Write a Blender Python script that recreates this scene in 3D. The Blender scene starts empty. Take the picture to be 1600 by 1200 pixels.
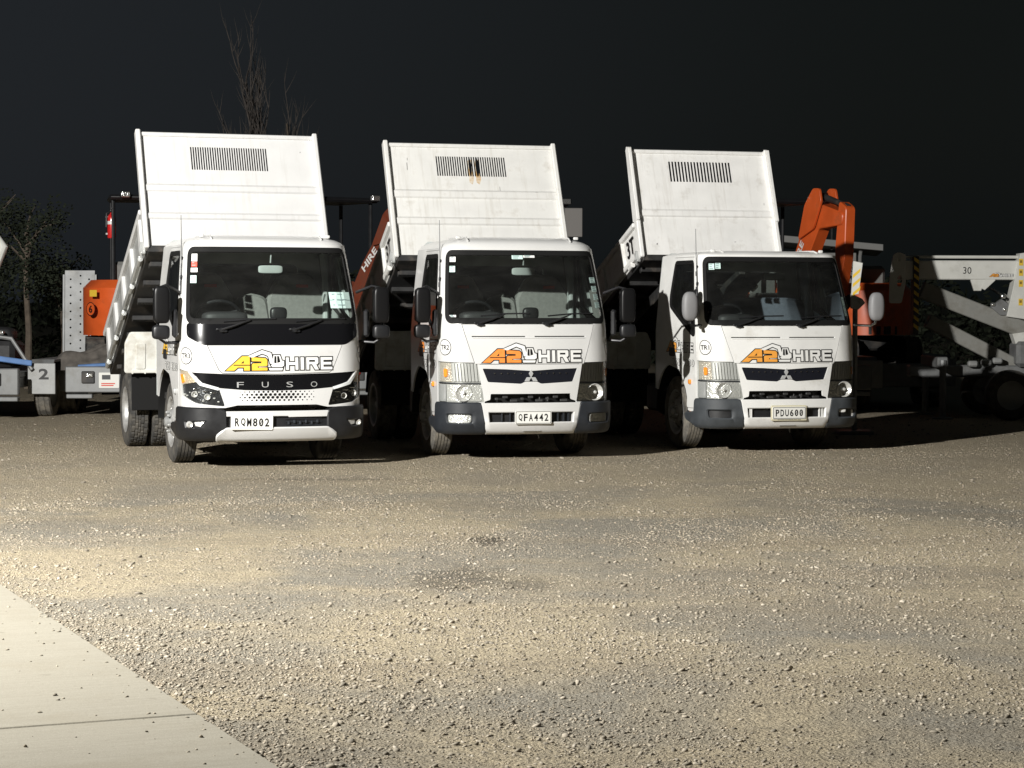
import bpy, math, random
import numpy as np
from mathutils import Vector, Matrix
from mathutils.geometry import delaunay_2d_cdt

random.seed(7); rng = np.random.default_rng(7)
R = math.radians
scene = bpy.context.scene
COL = scene.collection

# ------------------------------------------------------------------ camera, sky, light, exposure
F, YH, H = 3428.3, 469.3, 1.548
cam_d = bpy.data.cameras.new('camera'); cam = bpy.data.objects.new('camera', cam_d); COL.objects.link(cam)
cam_d.sensor_width = 36.0; cam_d.lens = 36.0 * F / 1600.0
cam_d.clip_start = 0.1; cam_d.clip_end = 3000.0
PITCH = math.atan((600 - YH) / F)
cam.matrix_world = Matrix.Translation((0, 0, H)) @ Matrix.Rotation(math.pi / 2 - PITCH, 4, 'X') @ Matrix.Rotation(0.0025, 4, 'Z')
scene.camera = cam

world = bpy.data.worlds.new('World'); scene.world = world; world.use_nodes = True
wn = world.node_tree; wn.nodes.clear()
sky = wn.nodes.new('ShaderNodeTexSky'); sky.sky_type = 'NISHITA'; sky.sun_disc = False
sky.sun_elevation = R(2.0); sky.sun_rotation = R(200); sky.air_density = 1.0; sky.dust_density = 2.0; sky.ozone_density = 1.0
hsv = wn.nodes.new('ShaderNodeHueSaturation'); hsv.inputs['Saturation'].default_value = 0.45
bgn = wn.nodes.new('ShaderNodeBackground'); bgn.inputs['Strength'].default_value = 1.0
wo = wn.nodes.new('ShaderNodeOutputWorld')
glow = wn.nodes.new('ShaderNodeMix'); glow.data_type = 'RGBA'; glow.blend_type = 'ADD'; glow.inputs[0].default_value = 1.0
tcw = wn.nodes.new('ShaderNodeTexCoord'); dt = wn.nodes.new('ShaderNodeVectorMath'); dt.operation = 'DOT_PRODUCT'; dt.inputs[1].default_value = Vector((-.62, .75, .22)).normalized()
mr = wn.nodes.new('ShaderNodeMapRange'); mr.inputs['From Min'].default_value = .62; mr.inputs['From Max'].default_value = 1.0; mr.interpolation_type = 'SMOOTHSTEP'
gl = wn.nodes.new('ShaderNodeMix'); gl.data_type = 'RGBA'; gl.inputs[6].default_value = (.0034, .0046, .0048, 1); gl.inputs[7].default_value = (.0132, .0155, .0190, 1)    # overcast night sky, town glow beyond the left
wn.links.new(tcw.outputs['Generated'], dt.inputs[0]); wn.links.new(dt.outputs['Value'], mr.inputs['Value']); wn.links.new(mr.outputs[0], gl.inputs[0]); wn.links.new(gl.outputs[2], glow.inputs[7])
mul = wn.nodes.new('ShaderNodeMix'); mul.data_type = 'RGBA'; mul.blend_type = 'MULTIPLY'; mul.inputs[0].default_value = 1.0; mul.inputs[7].default_value = (.0015, .0015, .0015, 1)
wn.links.new(sky.outputs[0], hsv.inputs['Color']); wn.links.new(hsv.outputs[0], mul.inputs[6]); wn.links.new(mul.outputs[2], glow.inputs[6]); wn.links.new(glow.outputs[2], bgn.inputs['Color']); wn.links.new(bgn.outputs[0], wo.inputs['Surface'])

scene.view_settings.view_transform = 'Standard'; scene.view_settings.look = 'None'
scene.view_settings.exposure = 0.1; scene.view_settings.gamma = 1.0
scene.render.engine = 'CYCLES'
scene.cycles.use_denoising = True
scene.cycles.max_bounces = 6; scene.cycles.transparent_max_bounces = 12
scene.cycles.caustics_reflective = False; scene.cycles.caustics_refractive = False

LAMP = Vector((-7.5, 8.0, 6.5)); LAMP_AIM = Vector((.5, 21., 1.0)); LAMP_W = 20000.0

# ------------------------------------------------------------------ materials
MATS = {}
def mat(name, color=(.5, .5, .5), rough=.5, metal=0., coat=0., vary=0., vscale=6., bump=0., bscale=60., spec=.5, dirt=None, dscale=3., dlo=.5, dhi=.75, streak=None):
    if name in MATS: return MATS[name]
    m = bpy.data.materials.new(name); m.use_nodes = True; MATS[name] = m
    nt = m.node_tree; b = nt.nodes['Principled BSDF']
    b.inputs['Base Color'].default_value = (*color, 1); b.inputs['Roughness'].default_value = rough
    b.inputs['Metallic'].default_value = metal; b.inputs['Coat Weight'].default_value = coat
    b.inputs['Coat Roughness'].default_value = .08; b.inputs['Specular IOR Level'].default_value = spec
    L = nt.links.new
    tc = nt.nodes.new('ShaderNodeTexCoord')
    last = None
    if vary:
        n = nt.nodes.new('ShaderNodeTexNoise'); n.inputs['Scale'].default_value = vscale; n.inputs['Detail'].default_value = 6
        L(tc.outputs['Object'], n.inputs['Vector'])
        rp = nt.nodes.new('ShaderNodeMapRange'); rp.inputs['From Min'].default_value = .3; rp.inputs['From Max'].default_value = .7
        rp.inputs['To Min'].default_value = 1 - vary; rp.inputs['To Max'].default_value = 1 + vary
        L(n.outputs['Fac'], rp.inputs['Value'])
        mx = nt.nodes.new('ShaderNodeMix'); mx.data_type = 'RGBA'; mx.blend_type = 'MULTIPLY'; mx.inputs[0].default_value = 1
        mx.inputs[6].default_value = (*color, 1); L(rp.outputs[0], mx.inputs[7]); last = mx.outputs[2]
        rr = nt.nodes.new('ShaderNodeMapRange'); rr.inputs['To Min'].default_value = max(.02, rough - .12); rr.inputs['To Max'].default_value = min(1, rough + .15)
        L(n.outputs['Fac'], rr.inputs['Value']); L(rr.outputs[0], b.inputs['Roughness'])
    if dirt:
        n = nt.nodes.new('ShaderNodeTexNoise'); n.inputs['Scale'].default_value = dscale; n.inputs['Detail'].default_value = 9; n.inputs['Roughness'].default_value = .65
        L(tc.outputs['Object'], n.inputs['Vector'])
        rp = nt.nodes.new('ShaderNodeMapRange'); rp.inputs['From Min'].default_value = dlo; rp.inputs['From Max'].default_value = dhi
        L(n.outputs['Fac'], rp.inputs['Value'])
        mx = nt.nodes.new('ShaderNodeMix'); mx.data_type = 'RGBA'; L(rp.outputs[0], mx.inputs[0])
        if last is not None: L(last, mx.inputs[6])
        else: mx.inputs[6].default_value = (*color, 1)
        mx.inputs[7].default_value = (*dirt, 1); last = mx.outputs[2]
    if streak:
        mp = nt.nodes.new('ShaderNodeMapping'); mp.inputs['Scale'].default_value = (9, 9, .7); L(tc.outputs['Object'], mp.inputs['Vector'])
        n = nt.nodes.new('ShaderNodeTexNoise'); n.inputs['Scale'].default_value = 2.2; n.inputs['Detail'].default_value = 7; n.inputs['Roughness'].default_value = .7
        L(mp.outputs[0], n.inputs['Vector'])
        rp = nt.nodes.new('ShaderNodeMapRange'); rp.inputs['From Min'].default_value = .52; rp.inputs['From Max'].default_value = .82; rp.inputs['To Max'].default_value = .55
        L(n.outputs['Fac'], rp.inputs['Value'])
        mx = nt.nodes.new('ShaderNodeMix'); mx.data_type = 'RGBA'; L(rp.outputs[0], mx.inputs[0])
        if last is not None: L(last, mx.inputs[6])
        else: mx.inputs[6].default_value = (*color, 1)
        mx.inputs[7].default_value = (*streak, 1); last = mx.outputs[2]
    if last is not None: L(last, b.inputs['Base Color'])
    if bump:
        n = nt.nodes.new('ShaderNodeTexNoise'); n.inputs['Scale'].default_value = bscale; n.inputs['Detail'].default_value = 4
        L(tc.outputs['Object'], n.inputs['Vector'])
        bp = nt.nodes.new('ShaderNodeBump'); bp.inputs['Strength'].default_value = bump; bp.inputs['Distance'].default_value = .01
        L(n.outputs['Fac'], bp.inputs['Height']); L(bp.outputs[0], b.inputs['Normal'])
    return m

def glass_mat(name, tint=(.8, .86, .84), rough=.02, ior=1.5, haze=0.03):
    if name in MATS: return MATS[name]
    m = bpy.data.materials.new(name); m.use_nodes = True; MATS[name] = m
    nt = m.node_tree; nt.nodes.clear(); L = nt.links.new
    o = nt.nodes.new('ShaderNodeOutputMaterial'); t = nt.nodes.new('ShaderNodeBsdfTransparent'); t.inputs[0].default_value = (*tint, 1)
    g = nt.nodes.new('ShaderNodeBsdfGlossy'); g.inputs['Roughness'].default_value = rough
    fr = nt.nodes.new('ShaderNodeFresnel'); fr.inputs[0].default_value = ior
    d = nt.nodes.new('ShaderNodeBsdfDiffuse'); d.inputs[0].default_value = (.5, .5, .48, 1)
    n = nt.nodes.new('ShaderNodeTexNoise'); n.inputs['Scale'].default_value = 7; n.inputs['Detail'].default_value = 6
    ml = nt.nodes.new('ShaderNodeMath'); ml.operation = 'MULTIPLY'; ml.inputs[1].default_value = haze
    L(n.outputs['Fac'], ml.inputs[0])
    m0 = nt.nodes.new('ShaderNodeMixShader'); L(ml.outputs[0], m0.inputs[0]); L(t.outputs[0], m0.inputs[1]); L(d.outputs[0], m0.inputs[2])
    mx = nt.nodes.new('ShaderNodeMixShader'); L(fr.outputs[0], mx.inputs[0]); L(m0.outputs[0], mx.inputs[1]); L(g.outputs[0], mx.inputs[2])
    L(mx.outputs[0], o.inputs[0])
    return m

WHITE = mat('white_paint', (.60, .60, .59), .32, coat=.35, vary=.03, vscale=3, dirt=(.42, .39, .33), dscale=2.5, dlo=.62, dhi=1.0)  # truck whites graded darker nearer the lamp, evening its light in the colour
WHITE_OLD = mat('white_paint_worn', (.74, .74, .72), .42, coat=.15, vary=.05, vscale=4, dirt=(.40, .36, .29), dscale=3.5, dlo=.56, dhi=.95)
BED_WHITE = mat('bed_white_paint', (.565, .565, .56), .45, streak=(.40, .385, .35), coat=.1, vary=.03, vscale=5, bump=.08, bscale=9, dirt=(.45, .42, .37), dscale=4, dlo=.6, dhi=1.0)  # bed whites also step lighter away from the lamp, besides real wear
BED_WORN = mat('bed_white_paint_worn', (.63, .627, .605), .5, streak=(.36, .33, .27), vary=.05, vscale=5, bump=.15, bscale=7, dirt=(.36, .33, .28), dscale=5, dlo=.56, dhi=.9)
BED_AGED = mat('bed_white_paint_aged', (.77, .765, .745), .5, streak=(.46, .43, .38), vary=.05, vscale=5, bump=.35, bscale=5, dirt=(.42, .39, .34), dscale=6, dlo=.56, dhi=.95)
BLACK = mat('black_plastic', (.011, .0115, .013), .42, vary=.15, vscale=8)
GLOSSBLACK = mat('gloss_black', (.006, .006, .007), .18, coat=.4)
SEAL = mat('rubber_seal', (.008, .008, .008), .7, spec=.2)
DARKGREY = mat('dark_grey_plastic', (.019, .022, .027), .5, vary=.15, vscale=9)
BUMPGREY = mat('weathered_bumper_plastic', (.048, .054, .060), .55, vary=.2, vscale=9)
INNER = mat('inner_shell_grey', (.05, .05, .05), .8)
CHROME = mat('chrome', (.75, .76, .76), .16, 1.0, vary=.06, vscale=20)
SILVER = mat('silver_paint', (.45, .455, .45), .35, .3, vary=.1, vscale=10)
STEELRIM = mat('rim_steel', (.46, .46, .45), .42, .5, vary=.15, vscale=15, dirt=(.16, .13, .1), dscale=9, dlo=.5, dhi=.9)
RUBBER = mat('tyre_rubber', (.042, .041, .039), .85, vary=.25, vscale=12, dirt=(.16, .145, .12), dscale=8, dlo=.42, dhi=.8, bump=.3, bscale=80)
RUBBERD = mat('dusty_tyre_rubber', (.085, .08, .072), .9, vary=.25, vscale=12, dirt=(.26, .235, .19), dscale=8, dlo=.4, dhi=.72, bump=.3, bscale=80)
CHASSIS = mat('chassis_black', (.02, .02, .02), .6, vary=.3, vscale=6, dirt=(.12, .1, .08), dscale=5, dlo=.5, dhi=.9)
SEAT = mat('seat_fabric', (.20, .20, .19), .9, vary=.12, vscale=30, bump=.3, bscale=200)
SEATBLUE = mat('seat_fabric_blue', (.14, .16, .20), .9, vary=.12, vscale=30, bump=.3, bscale=200)
DASH = mat('dash_plastic', (.028, .028, .03), .6, vary=.15)
LINING = mat('cab_lining', (.42, .45, .44), .8, vary=.06)
AMBER = mat('amber_lens', (.85, .28, .03), .15, coat=.5)
REDLENS = mat('red_lens', (.55, .02, .015), .2, coat=.5)
REFLECTOR = mat('lamp_reflector', (.72, .72, .69), .22, .45, bump=.8, bscale=45)
LAMPDARK = mat('lamp_housing_dark', (.05, .052, .055), .25, .6, bump=.6, bscale=35)
SLATS = mat('lamp_slat_chrome', (.58, .58, .56), .32, .2)
GLASS = glass_mat('windscreen_glass', (.82, .88, .85), .015, 1.5, .03)
DOORGLASS = glass_mat('door_glass', (.72, .79, .77), .02, 1.5, .03)
LENS = glass_mat('lamp_lens', (.93, .94, .93), .03, 1.35, .02)
INK = mat('black_print', (.008, .008, .008), .4)
VINYL_W = mat('white_vinyl', (.74, .74, .72), .35)
VINYL_Y = mat('yellow_vinyl', (.80, .48, .05), .35, vary=.06, vscale=30)
VINYL_O = mat('orange_vinyl', (.78, .25, .05), .35, vary=.06, vscale=30)
VINYL_O2 = mat('light_orange_vinyl', (.78, .34, .06), .35, vary=.06, vscale=30)
PLATE = mat('plate_white', (.74, .74, .70), .3)
LABELG = mat('label_green', (.55, .72, .68), .5)
LABELT = mat('label_text_grey', (.22, .3, .3), .5)
REDTXT = mat('red_label', (.6, .06, .03), .5)
RUST = mat('rust', (.34, .17, .05), .9, vary=.4, vscale=40)
GALV = mat('galvanised_steel', (.20, .205, .205), .5, .35, vary=.18, vscale=7, dirt=(.13, .12, .1), dscale=4, dlo=.52, dhi=.85)
GALVL = mat('galvanised_light', (.30, .305, .30), .5, .3, vary=.15, vscale=9, dirt=(.2, .19, .16), dscale=4, dlo=.5, dhi=.9)
ALU = mat('aluminium', (.52, .53, .52), .38, .55, vary=.1, vscale=9)
ORANGE = mat('digger_orange', (.62, .10, .02), .38, coat=.2, vary=.1, vscale=5, dirt=(.2, .08, .04), dscale=4, dlo=.55, dhi=.9)
TARP = mat('black_tarp', (.02, .02, .021), .6, vary=.3, vscale=8, bump=.8, bscale=9)
MUDDY = mat('muddy_load', (.09, .08, .07), .9, vary=.4, vscale=9, bump=.8, bscale=14)
REDP = mat('extinguisher_red', (.6, .02, .02), .3, coat=.4)
BLUE = mat('blue_strap', (.10, .2, .42), .7, vary=.2)
YELLOW = mat('hazard_yellow', (.75, .5, .05), .45)
LIFTW = mat('lift_white_paint', (.62, .62, .58), .4, vary=.06, dirt=(.3, .28, .22), dscale=4, dlo=.55, dhi=.95)
WLAMP = mat('work_lamp_lens', (.85, .86, .84), .08, .9, bump=.4, bscale=60)

# ------------------------------------------------------------------ object helpers
def new_obj(name, me, parent=None):
    o = bpy.data.objects.new(name, me); COL.objects.link(o)
    if parent is not None: o.parent = parent
    return o
def tag(o, label, cat, group=None):
    o['label'] = label; o['category'] = cat
    if group: o['group'] = group
    return o
def thing(name, label, cat, loc=(0, 0, 0), rz=0., group=None):
    o = new_obj(name, None); o.location = loc; o.rotation_euler = (0, 0, rz); o.empty_display_size = .2
    return tag(o, label, cat, group)
def copy_tree(o, parent=None):
    c = o.copy(); COL.objects.link(c); c.parent = parent
    for ch in list(o.children): copy_tree(ch, c)
    return c
def px(u, v, Y):
    return ((u - 800) / F * Y, Y, H - (v - YH) / F * Y)

class MB:
    def __init__(s): s.v = []; s.f = []; s.m = []
    def add(s, vs, fs, m=0):
        n = len(s.v); s.v += [tuple(p) for p in vs]
        s.f += [tuple(i + n for i in f) for f in fs]; s.m += ([m] * len(fs) if isinstance(m, int) else list(m))
        return s
    def box(s, c, size, rot=None, bevel=.0, m=0):
        hx, hy, hz = [q / 2 for q in size]; b = min(bevel, hx * .9, hy * .9, hz * .9)
        if b <= 0:
            vs = [(x, y, z) for x in (-hx, hx) for y in (-hy, hy) for z in (-hz, hz)]
            fs = [(0, 1, 3, 2), (4, 6, 7, 5), (0, 4, 5, 1), (2, 3, 7, 6), (0, 2, 6, 4), (1, 5, 7, 3)]
        else:
            vs = []; ids = {}
            for sx in (-1, 1):
                for sy in (-1, 1):
                    for sz in (-1, 1):
                        for ax in range(3):
                            q = [sx * (hx - b), sy * (hy - b), sz * (hz - b)]; q[ax] = (sx * hx, sy * hy, sz * hz)[ax]
                            ids[sx, sy, sz, ax] = len(vs); vs.append(tuple(q))
            fs = []
            def quad(a, fixed, loop): fs.append([ids[k] for k in loop])
            for ax in range(3):
                o1, o2 = [(1, 2), (2, 0), (0, 1)][ax]
                for sg in (-1, 1):
                    lp = []
                    for p, q in ((-1, -1), (1, -1), (1, 1), (-1, 1)):
                        k = [0, 0, 0]; k[ax] = sg; k[o1] = p; k[o2] = q; lp.append(ids[k[0], k[1], k[2], ax])
                    fs.append(lp if sg > 0 else lp[::-1])
            for ax in range(3):      # edges along ax
                o1, o2 = [(1, 2), (2, 0), (0, 1)][ax]
                for p in (-1, 1):
                    for q in (-1, 1):
                        k0 = [0, 0, 0]; k1 = [0, 0, 0]; k0[ax] = -1; k1[ax] = 1
                        for k in (k0, k1): k[o1] = p; k[o2] = q
                        lp = [ids[(*k0, o1)], ids[(*k1, o1)], ids[(*k1, o2)], ids[(*k0, o2)]]
                        fs.append(lp if p * q < 0 else lp[::-1])
            for sx in (-1, 1):
                for sy in (-1, 1):
                    for sz in (-1, 1):
                        lp = [ids[sx, sy, sz, a] for a in range(3)]; fs.append(lp if sx * sy * sz > 0 else lp[::-1])
        M = Matrix.Translation(c)
        if rot is not None: M = M @ (rot.to_4x4() if len(rot) == 3 and isinstance(rot, Matrix) else rot)
        return s.add([M @ Vector(p) for p in vs], fs, m)
    def tube(s, pts, r, seg=8, m=0, closed=False):
        pts = [Vector(p) for p in pts]; n = len(pts); rs = r if isinstance(r, (list, tuple)) else [r] * n
        vs = []; up = None
        for i, p in enumerate(pts):
            t = (pts[(i + 1) % n] - pts[i - 1]) if closed else (pts[min(i + 1, n - 1)] - pts[max(i - 1, 0)])
            t.normalize()
            if up is None:
                up = Vector((0, 0, 1)) if abs(t.z) < .9 else Vector((1, 0, 0))
            a = t.cross(up).normalized(); bq = a.cross(t); up = bq
            for k in range(seg):
                th = 2 * math.pi * k / seg; vs.append(p + (a * math.cos(th) + bq * math.sin(th)) * rs[i])
        fs = []
        for i in range(n if closed else n - 1):
            j = (i + 1) % n
            for k in range(seg):
                l = (k + 1) % seg; fs.append((i * seg + k, i * seg + l, j * seg + l, j * seg + k))
        if not closed:
            fs.append(tuple(range(seg))[::-1]); fs.append(tuple(range((n - 1) * seg, n * seg)))
        return s.add(vs, fs, m)
    def lathe(s, prof, c=(0, 0, 0), axis='x', seg=48, m=0, mod=None, closed=False, flip=False):
        vs = []; fs = []; n = len(prof)
        for k in range(seg):
            th = 2 * math.pi * k / seg
            for i, (r, t) in enumerate(prof):
                rr = r if mod is None else r + mod(i, k)
                a, b = rr * math.cos(th), rr * math.sin(th)
                p = (t, a, b) if axis == 'x' else ((b, t, a) if axis == 'y' else (a, b, t))
                vs.append((p[0] + c[0], p[1] + c[1], p[2] + c[2]))
        for k in range(seg):
            l = (k + 1) % seg
            for i in range(n if closed else n - 1):
                j = (i + 1) % n; q = (k * n + i, k * n + j, l * n + j, l * n + i); fs.append(q[::-1] if flip else q)
        return s.add(vs, fs, m)
    def prism(s, poly, surf, lo, hi, bevel=.0, m=0, step=9.):
        return s.patch([([poly], m)], surf, step, hi, lo, bevel)
    def patch(s, layers, surf, step, hi, lo=None, bevel=0.):
        vs2, fs, ms = cdt(layers, step)
        if not fs: return s
        top = [surf.off(u, v, hi) for u, v in vs2]
        n0 = len(s.v); s.add(top, fs, ms)
        if lo is None: return s
        de = {}
        for f, m in zip(fs, ms):
            for i in range(len(f)): de[f[i], f[(i + 1) % len(f)]] = m
        bd = [(e, m) for e, m in de.items() if (e[1], e[0]) not in de]
        nv = {}
        for (a, b), m in bd:
            d = Vector(vs2[b]) - Vector(vs2[a])
            if d.length < 1e-9: continue
            d.normalize(); n = Vector((d.y, -d.x))
            for q in (a, b): nv[q] = nv.get(q, Vector((0, 0))) + n
        ring = {}
        for q, n in nv.items():
            if n.length < 1e-6: n = Vector((0, 0))
            else:
                l = n.length; n = n / l * min(1.6, 2 / max(l, .5) if l > 1e-6 else 1)
            w = Vector(vs2[q]) + n * bevel
            r1 = len(s.v); s.v.append(tuple(surf.off(w.x, w.y, hi - bevel)))
            s.v.append(tuple(surf.off(w.x, w.y, lo))); ring[q] = r1
        for (a, b), m in bd:
            if a not in ring or b not in ring: continue
            if bevel > 0:
                s.f.append((n0 + b, n0 + a, ring[a], ring[b])); s.m.append(m)
                s.f.append((ring[b], ring[a], ring[a] + 1, ring[b] + 1)); s.m.append(m)
            else:
                s.f.append((n0 + b, n0 + a, ring[a] + 1, ring[b] + 1)); s.m.append(m)
        return s
    def text(s, txt, surf, u0, z0, w, h, off, m=0, bold=0., shear=0., keep=False):
        vs, fs = glyphs(txt, bold)
        xs = [p[0] for p in vs]; ys = [p[1] for p in vs]
        x0, x1, y0, y1 = min(xs), max(xs), min(ys), max(ys)
        ky = h / (y1 - y0); kx = ky if keep else w / (x1 - x0)
        out = []
        for x, y in vs:
            b = (y - (y0 + y1) / 2) * ky; a = (x - (x0 + x1) / 2) * kx + shear * b
            out.append(surf.off(u0 + a, z0 + b, off))
        return s.add(out, fs, m)
    def build(s, name, mats, parent=None, smooth=35., flipcheck=False):
        me = bpy.data.meshes.new(name)
        me.from_pydata(s.v, [], s.f)
        for q in (mats if isinstance(mats, (list, tuple)) else [mats]): me.materials.append(q)
        me.polygons.foreach_set('material_index', s.m)
        if smooth:
            me.polygons.foreach_set('use_smooth', [True] * len(s.f)); me.set_sharp_from_angle(angle=R(smooth))
        me.validate(); me.update()
        return new_obj(name, me, parent)

def area2(p): return sum(p[i][0] * p[(i + 1) % len(p)][1] - p[(i + 1) % len(p)][0] * p[i][1] for i in range(len(p)))
def densify(p, step):
    o = []
    for i in range(len(p)):
        a, b = p[i], p[(i + 1) % len(p)]; n = max(1, int(math.ceil(math.dist(a, b) / step)))
        o += [(a[0] + (b[0] - a[0]) * k / n, a[1] + (b[1] - a[1]) * k / n) for k in range(n)]
    return o
def cdt(layers, step):
    V = []; Fc = []; tg = []
    for polys, m in layers:
        for p in polys:
            p = densify(p, step)
            if area2(p) < 0: p = p[::-1]
            Fc.append(list(range(len(V), len(V) + len(p)))); V += [Vector(q) for q in p]; tg.append(m)
    xs = [q.x for q in V]; ys = [q.y for q in V]
    nx = int((max(xs) - min(xs)) / step); ny = int((max(ys) - min(ys)) / step)
    if nx * ny < 40000:
        for i in range(1, nx + 1):
            for j in range(1, ny + 1):
                V.append(Vector((min(xs) + (i - .41) * step, min(ys) + (j - .47) * step)))
    o = delaunay_2d_cdt(V, [], Fc, 0, 1e-6, True)
    fs = []; ms = []
    for f, of in zip(o[2], o[5]):
        if not of: continue
        m = tg[max(of)]
        if m is None: continue
        fs.append(tuple(f)); ms.append(m)
    return [(q.x, q.y) for q in o[0]], fs, ms
def inflate(p, d):
    if area2(p) < 0: p = p[::-1]
    o = []; n = len(p)
    for i in range(n):
        a, b, c = Vector(p[i - 1]), Vector(p[i]), Vector(p[(i + 1) % n])
        d1 = (b - a).normalized(); d2 = (c - b).normalized()
        n1 = Vector((d1.y, -d1.x)); n2 = Vector((d2.y, -d2.x)); q = n1 + n2
        if q.length < .3: q = n1 * 1.0
        else: q = q.normalized() * min(2.0, 1 / max(.3, q.normalized().dot(n1)))
        o.append((b.x + q.x * d, b.y + q.y * d))
    return o
def rect(x0, x1, y0, y1): return [(x0, y0), (x1, y0), (x1, y1), (x0, y1)]
def rrect(x0, x1, y0, y1, r, n=4):
    o = []
    for cx, cy, a in ((x1 - r, y0 + r, -90), (x1 - r, y1 - r, 0), (x0 + r, y1 - r, 90), (x0 + r, y0 + r, 180)):
        for k in range(n + 1):
            t = R(a + 90 * k / n); o.append((cx + r * math.cos(t), cy + r * math.sin(t)))
    return o
def rpoly(p, r, n=3):
    o = []; m = len(p)
    for i in range(m):
        a, b, c = Vector(p[i - 1]), Vector(p[i]), Vector(p[(i + 1) % m])
        l = min(r, (a - b).length * .45, (c - b).length * .45)
        s, e = b + (a - b).normalized() * l, b + (c - b).normalized() * l
        for k in range(n + 1):
            t = k / n; q = s * (1 - t) ** 2 + b * 2 * t * (1 - t) + e * t * t; o.append((q.x, q.y))
    return o
def mir(p): return [(-x, y) for x, y in p][::-1]
def circ(cx, cy, r, n=28, ry=None): return [(cx + r * math.cos(2 * math.pi * k / n), cy + (ry or r) * math.sin(2 * math.pi * k / n)) for k in range(n)]
_gl = {}
def glyphs(txt, bold):
    if (txt, bold) in _gl: return _gl[txt, bold]
    c = bpy.data.curves.new('t', 'FONT'); c.body = txt; c.fill_mode = 'FRONT'; c.resolution_u = 3; c.offset = bold
    o = bpy.data.objects.new('t', c); COL.objects.link(o)
    me = bpy.data.meshes.new_from_object(o.evaluated_get(bpy.context.evaluated_depsgraph_get()))
    vs = [(v.co.x, v.co.y) for v in me.vertices]; fs = []
    for p in me.polygons:
        f = tuple(p.vertices)
        fs.append(f if p.normal.z > 0 else f[::-1])
    bpy.data.objects.remove(o); bpy.data.curves.remove(c); bpy.data.meshes.remove(me)
    _gl[txt, bold] = (vs, fs); return vs, fs

class Surf:                       # curved surface given by P(u, v)
    def __init__(s, P): s.P = P
    def off(s, u, v, d):
        p = s.P(u, v)
        if d == 0: return p
        e = 1e-3; a = s.P(u + e, v) - s.P(u - e, v); b = s.P(u, v + e) - s.P(u, v - e)
        return p + a.cross(b).normalized() * d
class Plane:                      # flat surface, ex x ey = outward
    def __init__(s, o, ex, ey): s.o = Vector(o); s.ex = Vector(ex); s.ey = Vector(ey); s.n = s.ex.cross(s.ey).normalized()
    def off(s, u, v, d): return s.o + s.ex * u + s.ey * v + s.n * d

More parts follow.
